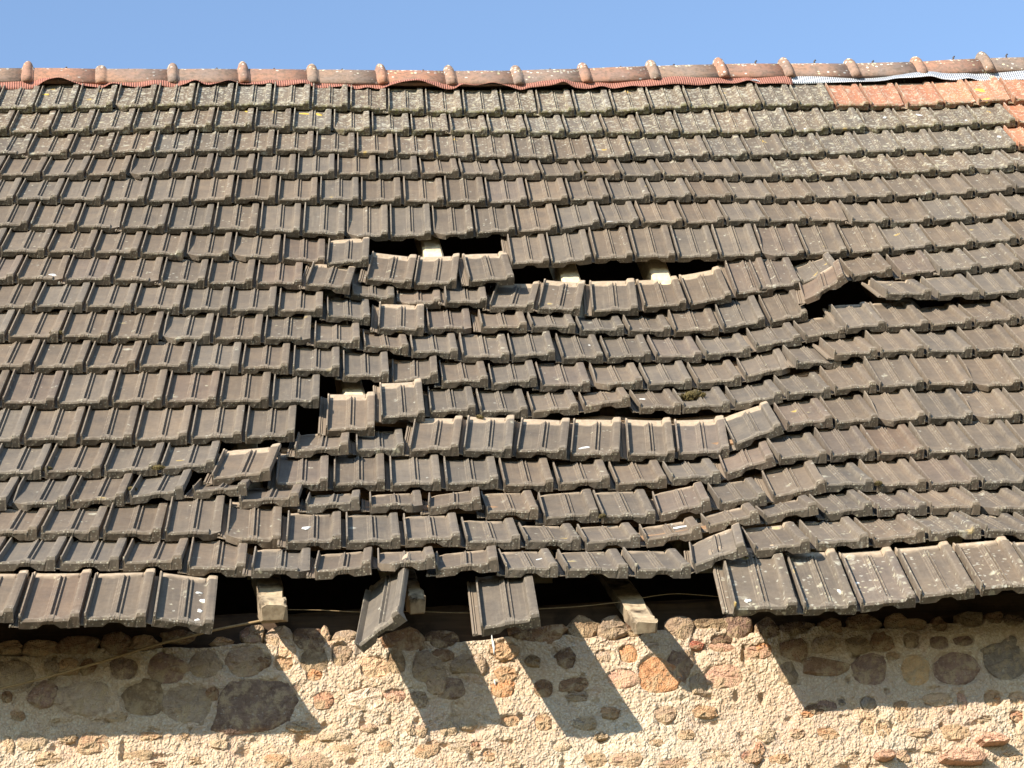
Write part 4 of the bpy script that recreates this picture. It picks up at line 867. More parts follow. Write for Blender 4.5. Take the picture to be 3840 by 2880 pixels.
DRIPS = [(1.135, 4.075, 0.0042, 0.0259), (1.13, 3.951, 0.0025, 0.0083)]


# ------------------------------------------------------------------ camera, sky, sun, exposure
scn = bpy.context.scene
COLL = scn.collection
cam_d = bpy.data.cameras.new('camera'); cam = bpy.data.objects.new('camera', cam_d); COLL.objects.link(cam)
cam_d.sensor_width = 36.0; cam_d.sensor_fit = 'HORIZONTAL'; cam_d.lens = LENS
cam_d.clip_start = 0.1; cam_d.clip_end = 5000
m = Matrix.Identity(4)
for i in range(3):
    m[i][0] = CAM_RIGHT[i]; m[i][1] = CAM_UP[i]; m[i][2] = CAM_BACK[i]; m[i][3] = CAM_LOC[i]
cam.matrix_world = m
scn.camera = cam

SUN_STRENGTH = 5.0
SKY_STRENGTH = 0.145
EXPOSURE = 0.97
sd = Vector(SUN_DIR).normalized()
SUN_EL = math.asin(sd.z)
world = bpy.data.worlds.new('World'); scn.world = world; world.use_nodes = True
wn = world.node_tree.nodes; wl = world.node_tree.links
bg = wn['Background']; bg.inputs['Strength'].default_value = SKY_STRENGTH
sky = wn.new('ShaderNodeTexSky'); sky.sky_type = 'NISHITA'; sky.sun_disc = False
sky.sun_elevation = SUN_EL
sky.sun_rotation = math.atan2(sd.x, sd.y) % (2 * math.pi)
sky.altitude = 300; sky.air_density = 1.0; sky.dust_density = 0.0; sky.ozone_density = 1.6
wl.new(sky.outputs['Color'], bg.inputs['Color'])
sun_d = bpy.data.lights.new('sun', 'SUN'); sun_d.energy = SUN_STRENGTH; sun_d.angle = math.radians(0.53)
sun_d.color = (1.0, 0.92, 0.80)
sun = bpy.data.objects.new('sun', sun_d); COLL.objects.link(sun)
sun.rotation_euler = sd.to_track_quat('Z', 'Y').to_euler(); sun.location = (-20, -15, 25)
scn.view_settings.view_transform = 'Standard'; scn.view_settings.look = 'None'
scn.view_settings.exposure = EXPOSURE; scn.view_settings.gamma = 1.0
scn.view_settings.use_curve_mapping = False

scn.cycles.use_adaptive_sampling = True; scn.cycles.adaptive_threshold = 0.02
scn.cycles.max_bounces = 3; scn.cycles.diffuse_bounces = 2; scn.cycles.glossy_bounces = 1
scn.cycles.transmission_bounces = 0; scn.cycles.transparent_max_bounces = 2
scn.cycles.caustics_reflective = False; scn.cycles.caustics_refractive = False

# ------------------------------------------------------------------ helpers
random.seed(11); RNG = np.random.RandomState(3)
SL = math.radians(ROOF_SLOPE); CS, SN = math.cos(SL), math.sin(SL)
def W(u, v, h):
    """roof coordinates (along eave, up the slope, above the plane) to world"""
    return Vector((u, v * CS - h * SN, v * SN + h * CS + ROOF_Z))
def row_v(r): return -0.06 if r == 18 else (18 - r) * 0.33
def row_h(r, u):
    a = ROW_H[min(18, max(1, r))]; t = (u - ROW_U0) / ROW_DU
    t = min(max(t, 0), len(a) - 1.001); i = int(t); return a[i] + (a[i + 1] - a[i]) * (t - i)
def roof_h(v, u):
    """tile height at any point of the slope"""
    if v < 0.33: 
        return row_h(17, u) + (0.33 - v) * 0.12
    t = 18 - v / 0.33
    if t <= 1: return row_h(1, u)
    i = int(t); return row_h(i, u) + (row_h(i + 1, u) - row_h(i, u)) * (t - i)
def link(name, me, parent=None, mat=None):
    o = bpy.data.objects.new(name, me); COLL.objects.link(o)
    if parent is not None: o.parent = parent
    if mat is not None:
        me.materials.clear(); me.materials.append(mat)
    return o
def mesh(name, verts, faces, smooth=False):
    me = bpy.data.meshes.new(name); me.from_pydata([tuple(v) for v in verts], [], faces)
    me.validate(); me.update()
    if smooth: me.polygons.foreach_set('use_smooth', [True] * len(me.polygons))
    return me
def tag(o, label=None, cat=None, group=None, kind=None):
    if label: o['label'] = label
    if cat: o['category'] = cat
    if group: o['group'] = group
    if kind: o['kind'] = kind
    return o
def empty(name, loc):
    o = bpy.data.objects.new(name, None); COLL.objects.link(o); o.location = loc; o.empty_display_size = 0.3
    return o
def beam_mesh(name, pts, w, h, seg=1, rough=0.0, up=None, seed=0, taper=1.0):
    """timber of rectangular section (w along X-ish side, h along up) swept through top-centre points"""
    r = random.Random(seed)
    pts = [Vector(p) for p in pts]; V = []; Fc = []
    # refine
    fine = []
    for a, b in zip(pts[:-1], pts[1:]):
        n = max(1, seg)
        for k in range(n): fine.append(a.lerp(b, k / n))
    fine.append(pts[-1]); n = len(fine)
    sec = [(-.5, -1), (-.5, -.12), (-.40, 0), (.40, 0), (.5, -.12), (.5, -1)]
    ch = min(w, h) * .12
    sec = [(-w/2, -h), (-w/2, -ch), (-w/2 + ch, 0), (w/2 - ch, 0), (w/2, -ch), (w/2, -h)]
    for i, p in enumerate(fine):
        t = (fine[min(i + 1, n - 1)] - fine[max(i - 1, 0)]).normalized()
        upv = Vector(up) if up is not None else Vector((0, -SN, CS))
        side = t.cross(upv).normalized(); upv = side.cross(t).normalized()
        tp = 1.0 if taper == 1.0 else (taper if i == 0 else (.5 + .5 * taper if i == 1 else 1.0))
        for (sx, sz) in sec:
            sx = sx * tp; sz = -h * .5 + (sz + h * .5) * tp
            V.append(p + side * (sx + r.uniform(-rough, rough)) + upv * (sz + r.uniform(-rough, rough)))
    k = len(sec)
    for i in range(n - 1):
        for j in range(k):
            a = i * k + j; b = i * k + (j + 1) % k
            Fc.append((a, b, b + k, a + k))
    Fc.append(tuple(range(k - 1, -1, -1))); Fc.append(tuple(range((n - 1) * k, n * k)))
    me = mesh(name, V, Fc)
    bm = bmesh.new(); bm.from_mesh(me); bmesh.ops.recalc_face_normals(bm, faces=bm.faces); bm.to_mesh(me); bm.free()
    return me
def tube_mesh(name, pts, rad, sides=7):
    pts = [Vector(p) for p in pts]; V = []; Fc = []; n = len(pts)
    for i, p in enumerate(pts):
        t = (pts[min(i + 1, n - 1)] - pts[max(i - 1, 0)]).normalized()
        a = t.orthogonal().normalized(); b = t.cross(a)
        if i: # keep frame steady
            a = (pa - t * pa.dot(t)).normalized(); b = t.cross(a)
        pa = a
        for k in range(sides):
            an = 2 * math.pi * k / sides
            V.append(p + (a * math.cos(an) + b * math.sin(an)) * rad)
    for i in range(n - 1):
        for k in range(sides):
            q = i * sides + k; q2 = i * sides + (k + 1) % sides
            Fc.append((q, q2, q2 + sides, q + sides))
    Fc.append(tuple(range(sides))[::-1]); Fc.append(tuple(range((n - 1) * sides, n * sides)))
    return mesh(name, V, Fc, True)
def catmull(pts, n=6):
    P = [Vector(p) for p in pts]; out = []
    for i in range(len(P) - 1):
        a = P[max(i - 1, 0)]; b = P[i]; c = P[i + 1]; d = P[min(i + 2, len(P) - 1)]
        for k in range(n):
            t = k / n
            out.append(0.5 * ((2 * b) + (c - a) * t + (2 * a - 5 * b + 4 * c - d) * t * t + (3 * b - a - 3 * c + d) * t ** 3))
    out.append(P[-1]); return out
def vnoise(x, y, seed):
    """smooth value noise on numpy arrays"""
    rs = np.random.RandomState(seed); tab = rs.rand(256, 256)
    xi = np.floor(x).astype(int); yi = np.floor(y).astype(int); fx = x - xi; fy = y - yi
    fx = fx * fx * (3 - 2 * fx); fy = fy * fy * (3 - 2 * fy)
    a = tab[xi & 255, yi & 255]; b = tab[(xi + 1) & 255, yi & 255]; c = tab[xi & 255, (yi + 1) & 255]; d = tab[(xi + 1) & 255, (yi + 1) & 255]
    return (a * (1 - fx) + b * fx) * (1 - fy) + (c * (1 - fx) + d * fx) * fy

# ------------------------------------------------------------------ node helpers / materials
class NT:
    def __init__(s, name):
        s.m = bpy.data.materials.new(name); s.m.use_nodes = True
        s.t = s.m.node_tree; s.n = s.t.nodes; s.l = s.t.links
        s.b = s.n['Principled BSDF']; s.out = s.n['Material Output']
        s.b.inputs['Specular IOR Level'].default_value = 0.25
    def new(s, kind, **kw):
        n = s.n.new(kind)
        for k, v in kw.items(): setattr(n, k, v)
        return n
    def set(s, sock, v):
        if isinstance(v, bpy.types.NodeSocket): s.l.new(v, sock)
        else: sock.default_value = v
    def math(s, op, a, b=0.0, c=None, clamp=False):
        n = s.new('ShaderNodeMath', operation=op); n.use_clamp = clamp
        s.set(n.inputs[0], a); s.set(n.inputs[1], b)
        if c is not None: s.set(n.inputs[2], c)
        return n.outputs[0]
    def vmath(s, op, a, b):
        n = s.new('ShaderNodeVectorMath', operation=op); s.set(n.inputs[0], a); s.set(n.inputs[1], b); return n.outputs[0]
    def vscale(s, a, k):
        n = s.new('ShaderNodeVectorMath', operation='SCALE'); s.set(n.inputs[0], a); s.set(n.inputs['Scale'], k); return n.outputs[0]
    def noise(s, vec, scale, detail=3, rough=.55, out='Fac'):
        n = s.new('ShaderNodeTexNoise'); s.set(n.inputs['Vector'], vec); n.inputs['Scale'].default_value = scale
        n.inputs['Detail'].default_value = detail; n.inputs['Roughness'].default_value = rough; return n.outputs[out]
    def voro(s, vec, scale, feature='F1', rnd=1.0, out='Distance'):
        n = s.new('ShaderNodeTexVoronoi', feature=feature); s.set(n.inputs['Vector'], vec); n.inputs['Scale'].default_value = scale
        n.inputs['Randomness'].default_value = rnd; return n.outputs[out]
    def voro2(s, vec, scale):
        n = s.new('ShaderNodeTexVoronoi', feature='F1'); s.set(n.inputs['Vector'], vec); n.inputs['Scale'].default_value = scale
        return n.outputs['Distance'], s.sep(n.outputs['Color'])
    def mix(s, fac, a, b, blend='MIX'):
        n = s.new('ShaderNodeMix', data_type='RGBA', blend_type=blend); n.clamp_factor = True
        s.set(n.inputs[0], fac); s.set(n.inputs[6], a); s.set(n.inputs[7], b); return n.outputs[2]
    def ramp(s, x, lo, hi, a=0.0, b=1.0):
        n = s.new('ShaderNodeMapRange'); n.clamp = True
        s.set(n.inputs[0], x); n.inputs[1].default_value = lo; n.inputs[2].default_value = hi
        n.inputs[3].default_value = a; n.inputs[4].default_value = b; return n.outputs[0]
    def sep(s, v):
        n = s.new('ShaderNodeSeparateXYZ'); s.set(n.inputs[0], v); return n.outputs
    def comb(s, x, y, z):
        n = s.new('ShaderNodeCombineXYZ'); s.set(n.inputs[0], x); s.set(n.inputs[1], y); s.set(n.inputs[2], z); return n.outputs[0]
    def bump(s, h, strength, dist):
        n = s.new('ShaderNodeBump'); n.inputs['Strength'].default_value = strength; n.inputs['Distance'].default_value = dist
        s.set(n.inputs['Height'], h); s.l.new(n.outputs[0], s.b.inputs['Normal'])
    def attr(s, name, typ='GEOMETRY'):
        n = s.new('ShaderNodeAttribute'); n.attribute_name = name; n.attribute_type = typ; return n
    def done(s, col, rough=.85):
        s.set(s.b.inputs['Base Color'], col); s.set(s.b.inputs['Roughness'], rough); return s.m
def C4(r, g, b): return (r, g, b, 1.0)

def tile_material(name, from_attr):
    s = NT(name)
    tl = s.attr('tl').outputs['Vector']
    if from_attr:
        a = s.attr('tint'); tint = a.outputs['Color']; lic = a.outputs['Alpha']; rnd = s.attr('rnd').outputs['Fac']
    else:
        a = s.new('ShaderNodeObjectInfo'); tint = a.outputs['Color']; lic = a.outputs['Alpha']; rnd = a.outputs['Random']
    off = s.vscale((17.3, 41.7, 9.1), rnd)
    p = s.vmath('ADD', tl, off)
    x, y, z = s.sep(tl)
    # broad tone patches and fine grain
    nc = s.noise(p, 10, 3, .6, 'Color'); n1, n1b, n1c = s.sep(nc)
    nd = s.noise(p, 55, 3, .6, 'Color'); n2, n2b, n2c = s.sep(nd)
    n3 = s.noise(p, 300, 1, .6)
    col = s.mix(s.ramp(n1, .3, .72), s.mix(1.0, tint, C4(.80, .81, .84), 'MULTIPLY'), s.mix(1.0, tint, C4(1.14, 1.11, 1.06), 'MULTIPLY'))
    col = s.mix(s.math('MULTIPLY', s.ramp(n2, .40, .66), .40), col, s.mix(1.0, col, C4(.70, .68, .66), 'MULTIPLY'))
    col = s.mix(s.math('MULTIPLY', s.ramp(n3, .35, .75), .28), col, s.mix(1.0, col, C4(1.32, 1.27, 1.2), 'MULTIPLY'))
    # streaks of run-off down the slope
    st = s.noise(s.vmath('MULTIPLY', p, (90.0, 5.0, 20.0)), 1.0, 2)
    col = s.mix(s.math('MULTIPLY', s.ramp(st, .54, .75), .26), col, C4(.23, .19, .135))
    # pale worn arrises
    wear = s.attr('wear').outputs['Fac']
    wv = s.math('MULTIPLY', wear, s.ramp(n2b, .34, .62))
    col = s.mix(s.math('MULTIPLY', wv, .48), col, C4(.29, .24, .175))
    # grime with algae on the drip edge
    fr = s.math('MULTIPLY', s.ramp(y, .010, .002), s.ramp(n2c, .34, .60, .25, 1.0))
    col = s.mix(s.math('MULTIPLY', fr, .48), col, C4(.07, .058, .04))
    # clean clay that lay under the course above
    hd = s.math('ADD', y, s.math('MULTIPLY', s.math('SUBTRACT', n1c, .5), .06))
    head = s.ramp(hd, .346, .366)
    col = s.mix(s.math('MULTIPLY', head, .78), col, s.mix(s.ramp(n2, .3, .7), C4(.36, .27, .18), C4(.50, .39, .275)))
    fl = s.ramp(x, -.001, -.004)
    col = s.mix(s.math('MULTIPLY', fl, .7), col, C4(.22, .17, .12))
    # lichen: round crusts, density per tile
    jit = s.vmath('ADD', p, s.vscale(nd, .022))
    v1, c1 = s.voro2(jit, 70); v2, c2 = s.voro2(jit, 24); v3, c3 = s.voro2(p, 135)
    thr = s.math('SUBTRACT', s.math('ADD', lic, s.math('MULTIPLY', s.math('SUBTRACT', n1b, .5), .85)), .08)
    lm = s.math('MULTIPLY', s.ramp(s.math('SUBTRACT', thr, c1[0]), .0, .03), s.ramp(v1, .52, .30))
    lm2 = s.math('MULTIPLY', s.ramp(s.math('SUBTRACT', s.math('MULTIPLY', thr, .5), c2[1]), 0, .03), s.ramp(v2, .50, .26))
    ed = s.math('MULTIPLY', s.ramp(y, .02, .006), s.ramp(s.math('SUBTRACT', n1c, c3[2]), .10, .14))
    ed = s.math('MULTIPLY', ed, s.ramp(v3, .42, .30))
    lmx = s.math('MAXIMUM', s.math('MAXIMUM', lm, lm2), s.math('MULTIPLY', ed, .8), clamp=True)
    lcol = s.mix(s.ramp(c1[2], .25, .95), C4(.42, .40, .33), C4(.44, .395, .26))
    lcol = s.mix(s.math('MULTIPLY', s.ramp(c2[1], .008, .004), lm2), lcol, C4(.50, .33, .07))
    col = s.mix(s.math('MULTIPLY', lmx, s.ramp(n2, .30, .60, .18, .80)), col, lcol)
    # moss film where lichen is heavy, on the lower lip
    ms = s.math('MULTIPLY', s.math('MULTIPLY', s.ramp(lic, .35, .9), s.ramp(y, .05, .01)), s.ramp(n2b, .44, .6))
    col = s.mix(s.math('MULTIPLY', ms, .6), col, C4(.13, .12, .035))
    s.bump(s.math('ADD', s.math('MULTIPLY', n3, .5), n2), .4, .0025)
    return s.done(col, .88)

def wood_material(name, a, b, dark, scale=1.0, axis=0, crack=.5):
    s = NT(name)
    co = s.new('ShaderNodeTexCoord').outputs['Object']
    st = [60.0, 60.0, 60.0]; st[axis] = 3.0
    g = s.noise(s.vmath('MULTIPLY', co, tuple(q * scale for q in st)), 1.0, 4, .6)
    g2 = s.noise(co, 14, 4, .6)
    col = s.mix(s.ramp(g, .3, .7), a, b)
    col = s.mix(s.math('MULTIPLY', s.ramp(g2, .5, .68), crack), col, dark)
    cr = s.ramp(g, .30, .24)
    col = s.mix(s.math('MULTIPLY', cr, crack), col, dark)
    s.bump(s.math('ADD', g, s.math('MULTIPLY', g2, .5)), .6, .004)
    return s.done(col, .85)

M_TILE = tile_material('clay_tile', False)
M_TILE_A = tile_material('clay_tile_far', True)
M_OLDWOOD = wood_material('old_oak', C4(.035, .022, .014), C4(.085, .052, .03), C4(.012, .008, .006), .8, 0, .6)
M_RAFTER = wood_material('rafter_wood', C4(.56, .43, .27), C4(.70, .57, .38), C4(.20, .11, .05), .8, 1, .55)
M_TAIL = wood_material('rafter_tail_wood', C4(.27, .20, .125), C4(.50, .39, .25), C4(.04, .026, .016), .7, 1, 1.0)
M_BATTEN = wood_material('batten_wood', C4(.22, .13, .07), C4(.34, .21, .12), C4(.08, .05, .03), 1.0, 0, .5)

M_ENDGRAIN = wood_material('rotten_end_grain', C4(.16, .11, .065), C4(.36, .28, .18), C4(.02, .014, .01), .5, 1, 1.0)

M_TAILSIDE = wood_material('shaded_weathered_tail_side', C4(.17, .125, .08), C4(.30, .23, .15), C4(.04, .028, .018), .7, 1, .9)  # weathered tail wood, darkened for sides and underside: their shade is in the colour

def mortar_material():
    s = NT('lime_mortar')
    co = s.new('ShaderNodeTexCoord').outputs['Object']
    n1 = s.noise(co, 2.6, 3); n2 = s.noise(co, 11, 4, .6); n3 = s.noise(co, 75, 3, .6)
    col = s.mix(s.ramp(n1, .35, .65), C4(.49, .352, .235), C4(.57, .44, .31))
    col = s.mix(s.math('MULTIPLY', s.ramp(n2, .50, .68), .55), col, C4(.47, .345, .245))
    col = s.mix(s.math('MULTIPLY', s.ramp(n2, .42, .30), .5), col, C4(.62, .50, .36))
    pc = s.sep(s.noise(co, 7.5, 3, .6, 'Color'))
    col = s.mix(s.math('MULTIPLY', s.ramp(pc[0], .56, .64), .55), col, C4(.50, .34, .25))
    col = s.mix(s.math('MULTIPLY', s.ramp(pc[1], .58, .66), .55), col, C4(.43, .375, .30))
    col = s.mix(s.math('MULTIPLY', s.ramp(pc[2], .60, .68), .6), col, C4(.46, .27, .135))
    pd = s.sep(s.noise(co, 3.2, 4, .6, 'Color'))
    col = s.mix(s.math('MULTIPLY', s.ramp(pd[0], .52, .62), .45), col, C4(.44, .34, .265))
    col = s.mix(s.math('MULTIPLY', s.ramp(pd[1], .54, .64), .5), col, C4(.60, .50, .37))
    # individual grains of sand and pebbles
    wv = s.vmath('ADD', co, s.vscale(s.noise(co, 45, 1, .5, 'Color'), .012))
    vd, vc = s.voro2(wv, 120)
    col = s.mix(s.math('MULTIPLY', s.ramp(vc[0], .62, .95), .40), col, C4(.38, .255, .15))
    col = s.mix(s.math('MULTIPLY', s.ramp(vc[1], .78, 1.0), .5), col, C4(.60, .51, .38))
    col = s.mix(s.math('MULTIPLY', s.ramp(vd, .42, .72), .38), col, C4(.33, .215, .115))
    col = s.mix(s.math('MULTIPLY', s.ramp(n3, .60, .72), .5), col, C4(.30, .20, .115))
    hgt = s.math('ADD', s.math('MULTIPLY', s.ramp(vd, .75, .1), 1.0), s.math('MULTIPLY', n3, .6))
    s.bump(hgt, .8, .005)
    return s.done(col, .95)
M_MORTAR = mortar_material()

def stone_material():
    s = NT('rubble_stone')
    oi = s.new('ShaderNodeObjectInfo')
    co = s.new('ShaderNodeTexCoord').outputs['Object']
    n1 = s.noise(co, 13, 4, .65); n2 = s.noise(co, 60, 4, .65); n3 = s.noise(co, 210, 2)
    tint = oi.outputs['Color']
    col = s.mix(s.ramp(n1, .32, .68), s.mix(1.0, tint, C4(.68, .66, .66), 'MULTIPLY'), s.mix(1.0, tint, C4(1.22, 1.18, 1.10), 'MULTIPLY'))
    vein = s.noise(s.vmath('MULTIPLY', co, (14.0, 14.0, 55.0)), 1.0, 3, .6)
    col = s.mix(s.math('MULTIPLY', s.ramp(vein, .52, .66), .55), col, s.mix(1.0, tint, C4(.45, .40, .37), 'MULTIPLY'))
    col = s.mix(s.math('MULTIPLY', s.ramp(n2, .50, .64), .5), col, s.mix(1.0, tint, C4(.48, .42, .38), 'MULTIPLY'))
    col = s.mix(s.math('MULTIPLY', s.ramp(n2, .40, .30), .5), col, C4(.55, .48, .38))
    # mortar smears left on the face
    col = s.mix(s.math('MULTIPLY', s.ramp(s.math('ADD', s.noise(co, 26, 3, .65), s.math('MULTIPLY', s.math('SUBTRACT', oi.outputs['Alpha'], .5), .34)), .50, .66), .8), col, C4(.44, .315, .185))
    s.bump(s.math('ADD', s.math('MULTIPLY', n1, 1.6), s.math('ADD', s.math('MULTIPLY', n2, 1.4), s.math('MULTIPLY', n3, .5))), 1.0, .012)
    return s.done(col, .9)
M_STONE = stone_material()

def simple_material(name, a, b, scale, rough=.9, bump=.4, dist=.004):
    s = NT(name); co = s.new('ShaderNodeTexCoord').outputs['Object']
    n = s.noise(co, scale, 5, .6)
    s.bump(n, bump, dist)
    return s.done(s.mix(s.ramp(n, .3, .7), a, b), rough)
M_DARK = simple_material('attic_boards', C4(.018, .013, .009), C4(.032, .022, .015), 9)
M_CORD = simple_material('hemp_cord', C4(.24, .16, .08), C4(.36, .25, .13), 160)
M_MOSS = simple_material('dry_moss', C4(.05, .035, .014), C4(.13, .10, .035), 120, .95, .8)
M_WHITE = simple_material('bird_lime', C4(.42, .42, .39), C4(.72, .72, .69), 90, .8, .3, .001)
M_SCREW = simple_material('rusty_steel', C4(.05, .045, .05), C4(.10, .08, .07), 80, .6)

def ridge_material():
    s = NT('ridge_clay'); oi = s.new('ShaderNodeObjectInfo')
    co = s.new('ShaderNodeTexCoord').outputs['Object']
    off = s.vscale((7.0, 3.0, 5.0), oi.outputs['Random'])
    p = s.vmath('ADD', co, off)
    n1 = s.noise(p, 7, 4, .6); n2 = s.noise(p, 45, 4, .65)
    tint = oi.outputs['Color']
    col = s.mix(s.ramp(n1, .35, .65), s.mix(1.0, tint, C4(.78, .86, .95), 'MULTIPLY'), s.mix(1.0, tint, C4(1.1, 1.0, .92), 'MULTIPLY'))
    col = s.mix(s.math('MULTIPLY', s.ramp(n2, .46, .64), .65), col, C4(.13, .10, .07))
    nz = s.sep(s.new('ShaderNodeNewGeometry').outputs['Normal'])[2]
    vd = s.voro(p, 55); vr = s.sep(s.voro(p, 55, out='Color'))
    amt = s.math('ADD', s.math('MULTIPLY', s.ramp(s.sep(co)[2], -.06, .01), .75), s.math('MULTIPLY', s.math('SUBTRACT', s.noise(p, 6, 2), .5), .9))
    lm = s.math('MULTIPLY', s.ramp(s.math('SUBTRACT', amt, vr[0]), -.02, .04), s.ramp(vd, .48, .36))
    col = s.mix(s.math('MULTIPLY', lm, oi.outputs['Alpha']), col, s.mix(s.ramp(vr[1], .3, .9), C4(.62, .60, .53), C4(.62, .56, .33)))
    s.bump(n2, .5, .004)
    return s.done(col, .9)
M_RIDGE = ridge_material()

def flash_material(name, a, b, rough, metal):
    s = NT(name); uv = s.attr('fl').outputs['Vector']
    x, y, z = s.sep(uv)
    w = s.math('SINE', s.math('MULTIPLY', x, 2 * math.pi / .012))
    n = s.noise(uv, 60, 3)
    col = s.mix(s.ramp(w, -1, 1, .0, .75), a, b)
    col = s.mix(s.math('MULTIPLY', s.ramp(n, .45, .7), .5), col, s.mix(1.0, a, C4(.6, .55, .5), 'MULTIPLY'))
    s.bump(w, .7 if metal < .5 else .2, .003)
    s.b.inputs['Metallic'].default_value = metal
    return s.done(col, rough)
M_FLASH = flash_material('pleated_red_flashing', C4(.27, .105, .072), C4(.43, .205, .15), .7, 0.0)
M_SILVER = flash_material('aluminium_flashing', C4(.42, .44, .47), C4(.58, .60, .62), .5, .45)

# ------------------------------------------------------------------ the setting
gm = mesh('ground', [(-1500, -1500, 0), (1500, -1500, 0), (1500, 1500, 0), (-1500, 1500, 0)], [(0, 1, 2, 3)])
def ground_material():
    s = NT('gravel_yard'); co = s.new('ShaderNodeTexCoord').outputs['Object']
    n = s.noise(co, .35, 5); n2 = s.noise(co, 25, 4)
    col = s.mix(s.ramp(n, .4, .6), C4(.13, .11, .075), C4(.055, .075, .025))
    col = s.mix(s.math('MULTIPLY', s.ramp(n2, .4, .7), .5), col, C4(.18, .155, .12)); s.bump(n2, .6, .02)
    return s.done(col, .95)
ground = link('ground', gm, None, ground_material()); tag(ground, kind='structure')

XL, XR = -1.75, 6.0            # built length of the barn
barn = empty('barn', ((XL + XR) / 2, WALL_Y, 0))
tag(barn, 'old stone barn with a sagging grey clay tile roof', 'barn')
BINV = Matrix.Translation(-barn.location)
def child(o, parent=None):
    """parent keeping the world-space mesh where it is"""
    o.parent = parent or barn
    o.matrix_parent_inverse = (parent or barn).matrix_world.inverted() if parent is None else Matrix.Identity(4)
    return o
bpy.context.view_layer.update()

# ---- wall: rubble in thick lime mortar
def wall_disp(X, Z):
    d = (vnoise(X * 5.5 + 31, Z * 5.5 + 7, 1) - .5) * .026
    d += (vnoise(X * 19 + 3, Z * 19 + 5, 2) - .5) * .007
    g = vnoise(X * 62 + 9, Z * 62 + 2, 3)
    d += (g - .5) * .0035
    d += (vnoise(X * 135 + 1, Z * 135 + 8, 4) - .5) * .0065
    pit = vnoise(X * 24 + 60, Z * 24 + 20, 5)
    d -= np.clip(pit - .80, 0, 1) * .11
    cr = np.abs(vnoise(X * 7 + 90, Z * 9 + 40, 6) - .5)
    d -= np.clip(.012 - cr, 0, 1) * .55 * (vnoise(X * 3, Z * 3, 7) > .55)
    return d
WALL_TOP = 4.112
stones = [list(map(float, l.split())) for l in STONES.strip().splitlines()]
def grid_part(x0, x1, z0, z1, step, yoff=0.0, ragged=False):
    nx = int((x1 - x0) / step) + 1; nz = int((z1 - z0) / step) + 1
    xs = np.linspace(x0, x1, nx); zs = np.linspace(z0, z1, nz)
    X, Z = np.meshgrid(xs, zs); 
    Zd = Z.copy()
    if ragged: Zd += (vnoise(X * 9 + 4, X * 0 + 3.3, 12) - .5) * .035 * np.clip((Z - (z1 - .08)) / .08, 0, 1)
    D = wall_disp(X, Z)
    for sx, sz, hw, hh, r_, g_, b_, j in stones:      # mortar bedded back round each stone
        q = (np.abs(X - sx) / (hw * 1.02)) ** 2.6 + (np.abs(Z - sz) / (hh * 1.02)) ** 2.6
        mk = np.clip((1.1 - q) / .5, 0, 1)
        D = D * (1 - .8 * mk) - mk * (.003 if 1.5 > j > .7 else .010)
    if ragged: D -= np.clip((Z - (z1 - .012)) / .012, 0, 1) * .09
    V = np.stack([X, WALL_Y + yoff - D, Zd], -1).reshape(-1, 3)
    idx = np.arange(nx * nz).reshape(nz, nx)
    Fq = np.stack([idx[:-1, :-1], idx[:-1, 1:], idx[1:, 1:], idx[1:, :-1]], -1).reshape(-1, 4)
    return V, Fq
parts = [grid_part(-.95, 3.35, 3.42, WALL_TOP, .0036, 0, True), grid_part(XL, -.94, 3.42, WALL_TOP, .02, .002, True),
         grid_part(3.34, XR, 3.42, WALL_TOP, .02, .002, True), grid_part(XL, XR, 0.0, 3.43, .045, .004)]
# ends and back of the walls
VV = []; FF = []; base = 0
for V, Fq in parts:
    VV.append(V); FF += (Fq + base).tolist(); base += len(V)
def boxv(x0, x1, y0, y1, z0, z1):
    global base
    v = np.array([(x0, y0, z0), (x1, y0, z0), (x1, y1, z0), (x0, y1, z0), (x0, y0, z1), (x1, y0, z1), (x1, y1, z1), (x0, y1, z1)])
    f = [(0, 3, 2, 1), (4, 5, 6, 7), (0, 1, 5, 4), (1, 2, 6, 5), (2, 3, 7, 6), (3, 0, 4, 7)]
    VV.append(v); FF.extend([[a + base for a in q] for q in f]); base += 8
BACK_Y = 2 * RIDGE_Y - WALL_Y
boxv(XL + .004, XR - .004, WALL_Y + .05, WALL_Y + .5, 0.0, WALL_TOP - .03)
boxv(XL + .004, XR - .004, BACK_Y - .5, BACK_Y, 0.0, WALL_TOP - .03)
# gables: pentagon prisms
for gx0, gx1 in ((XL + .01, XL + .4), (XR - .4, XR - .01)):
    pr = [(WALL_Y + .06, 0.0), (BACK_Y - .01, 0.0), (BACK_Y - .01, WALL_TOP - .2), (RIDGE_Y, 8.2), (WALL_Y + .06, WALL_TOP - .2)]
    v = np.array([(gx0, y, z) for y, z in pr] + [(gx1, y, z) for y, z in pr]); n = 5
    f = [list(range(n)), list(range(2 * n - 1, n - 1, -1))] + [[i, i + n, (i + 1) % n + n, (i + 1) % n] for i in range(n)]
    VV.append(v); FF.extend([[a + base for a in q] for q in f]); base += 2 * n
wm = bpy.data.meshes.new('wall'); wm.from_pydata(np.concatenate(VV).tolist(), [], FF); wm.update()
wm.polygons.foreach_set('use_smooth', [True] * len(wm.polygons))
wall = child(link('wall', wm, None, M_MORTAR))

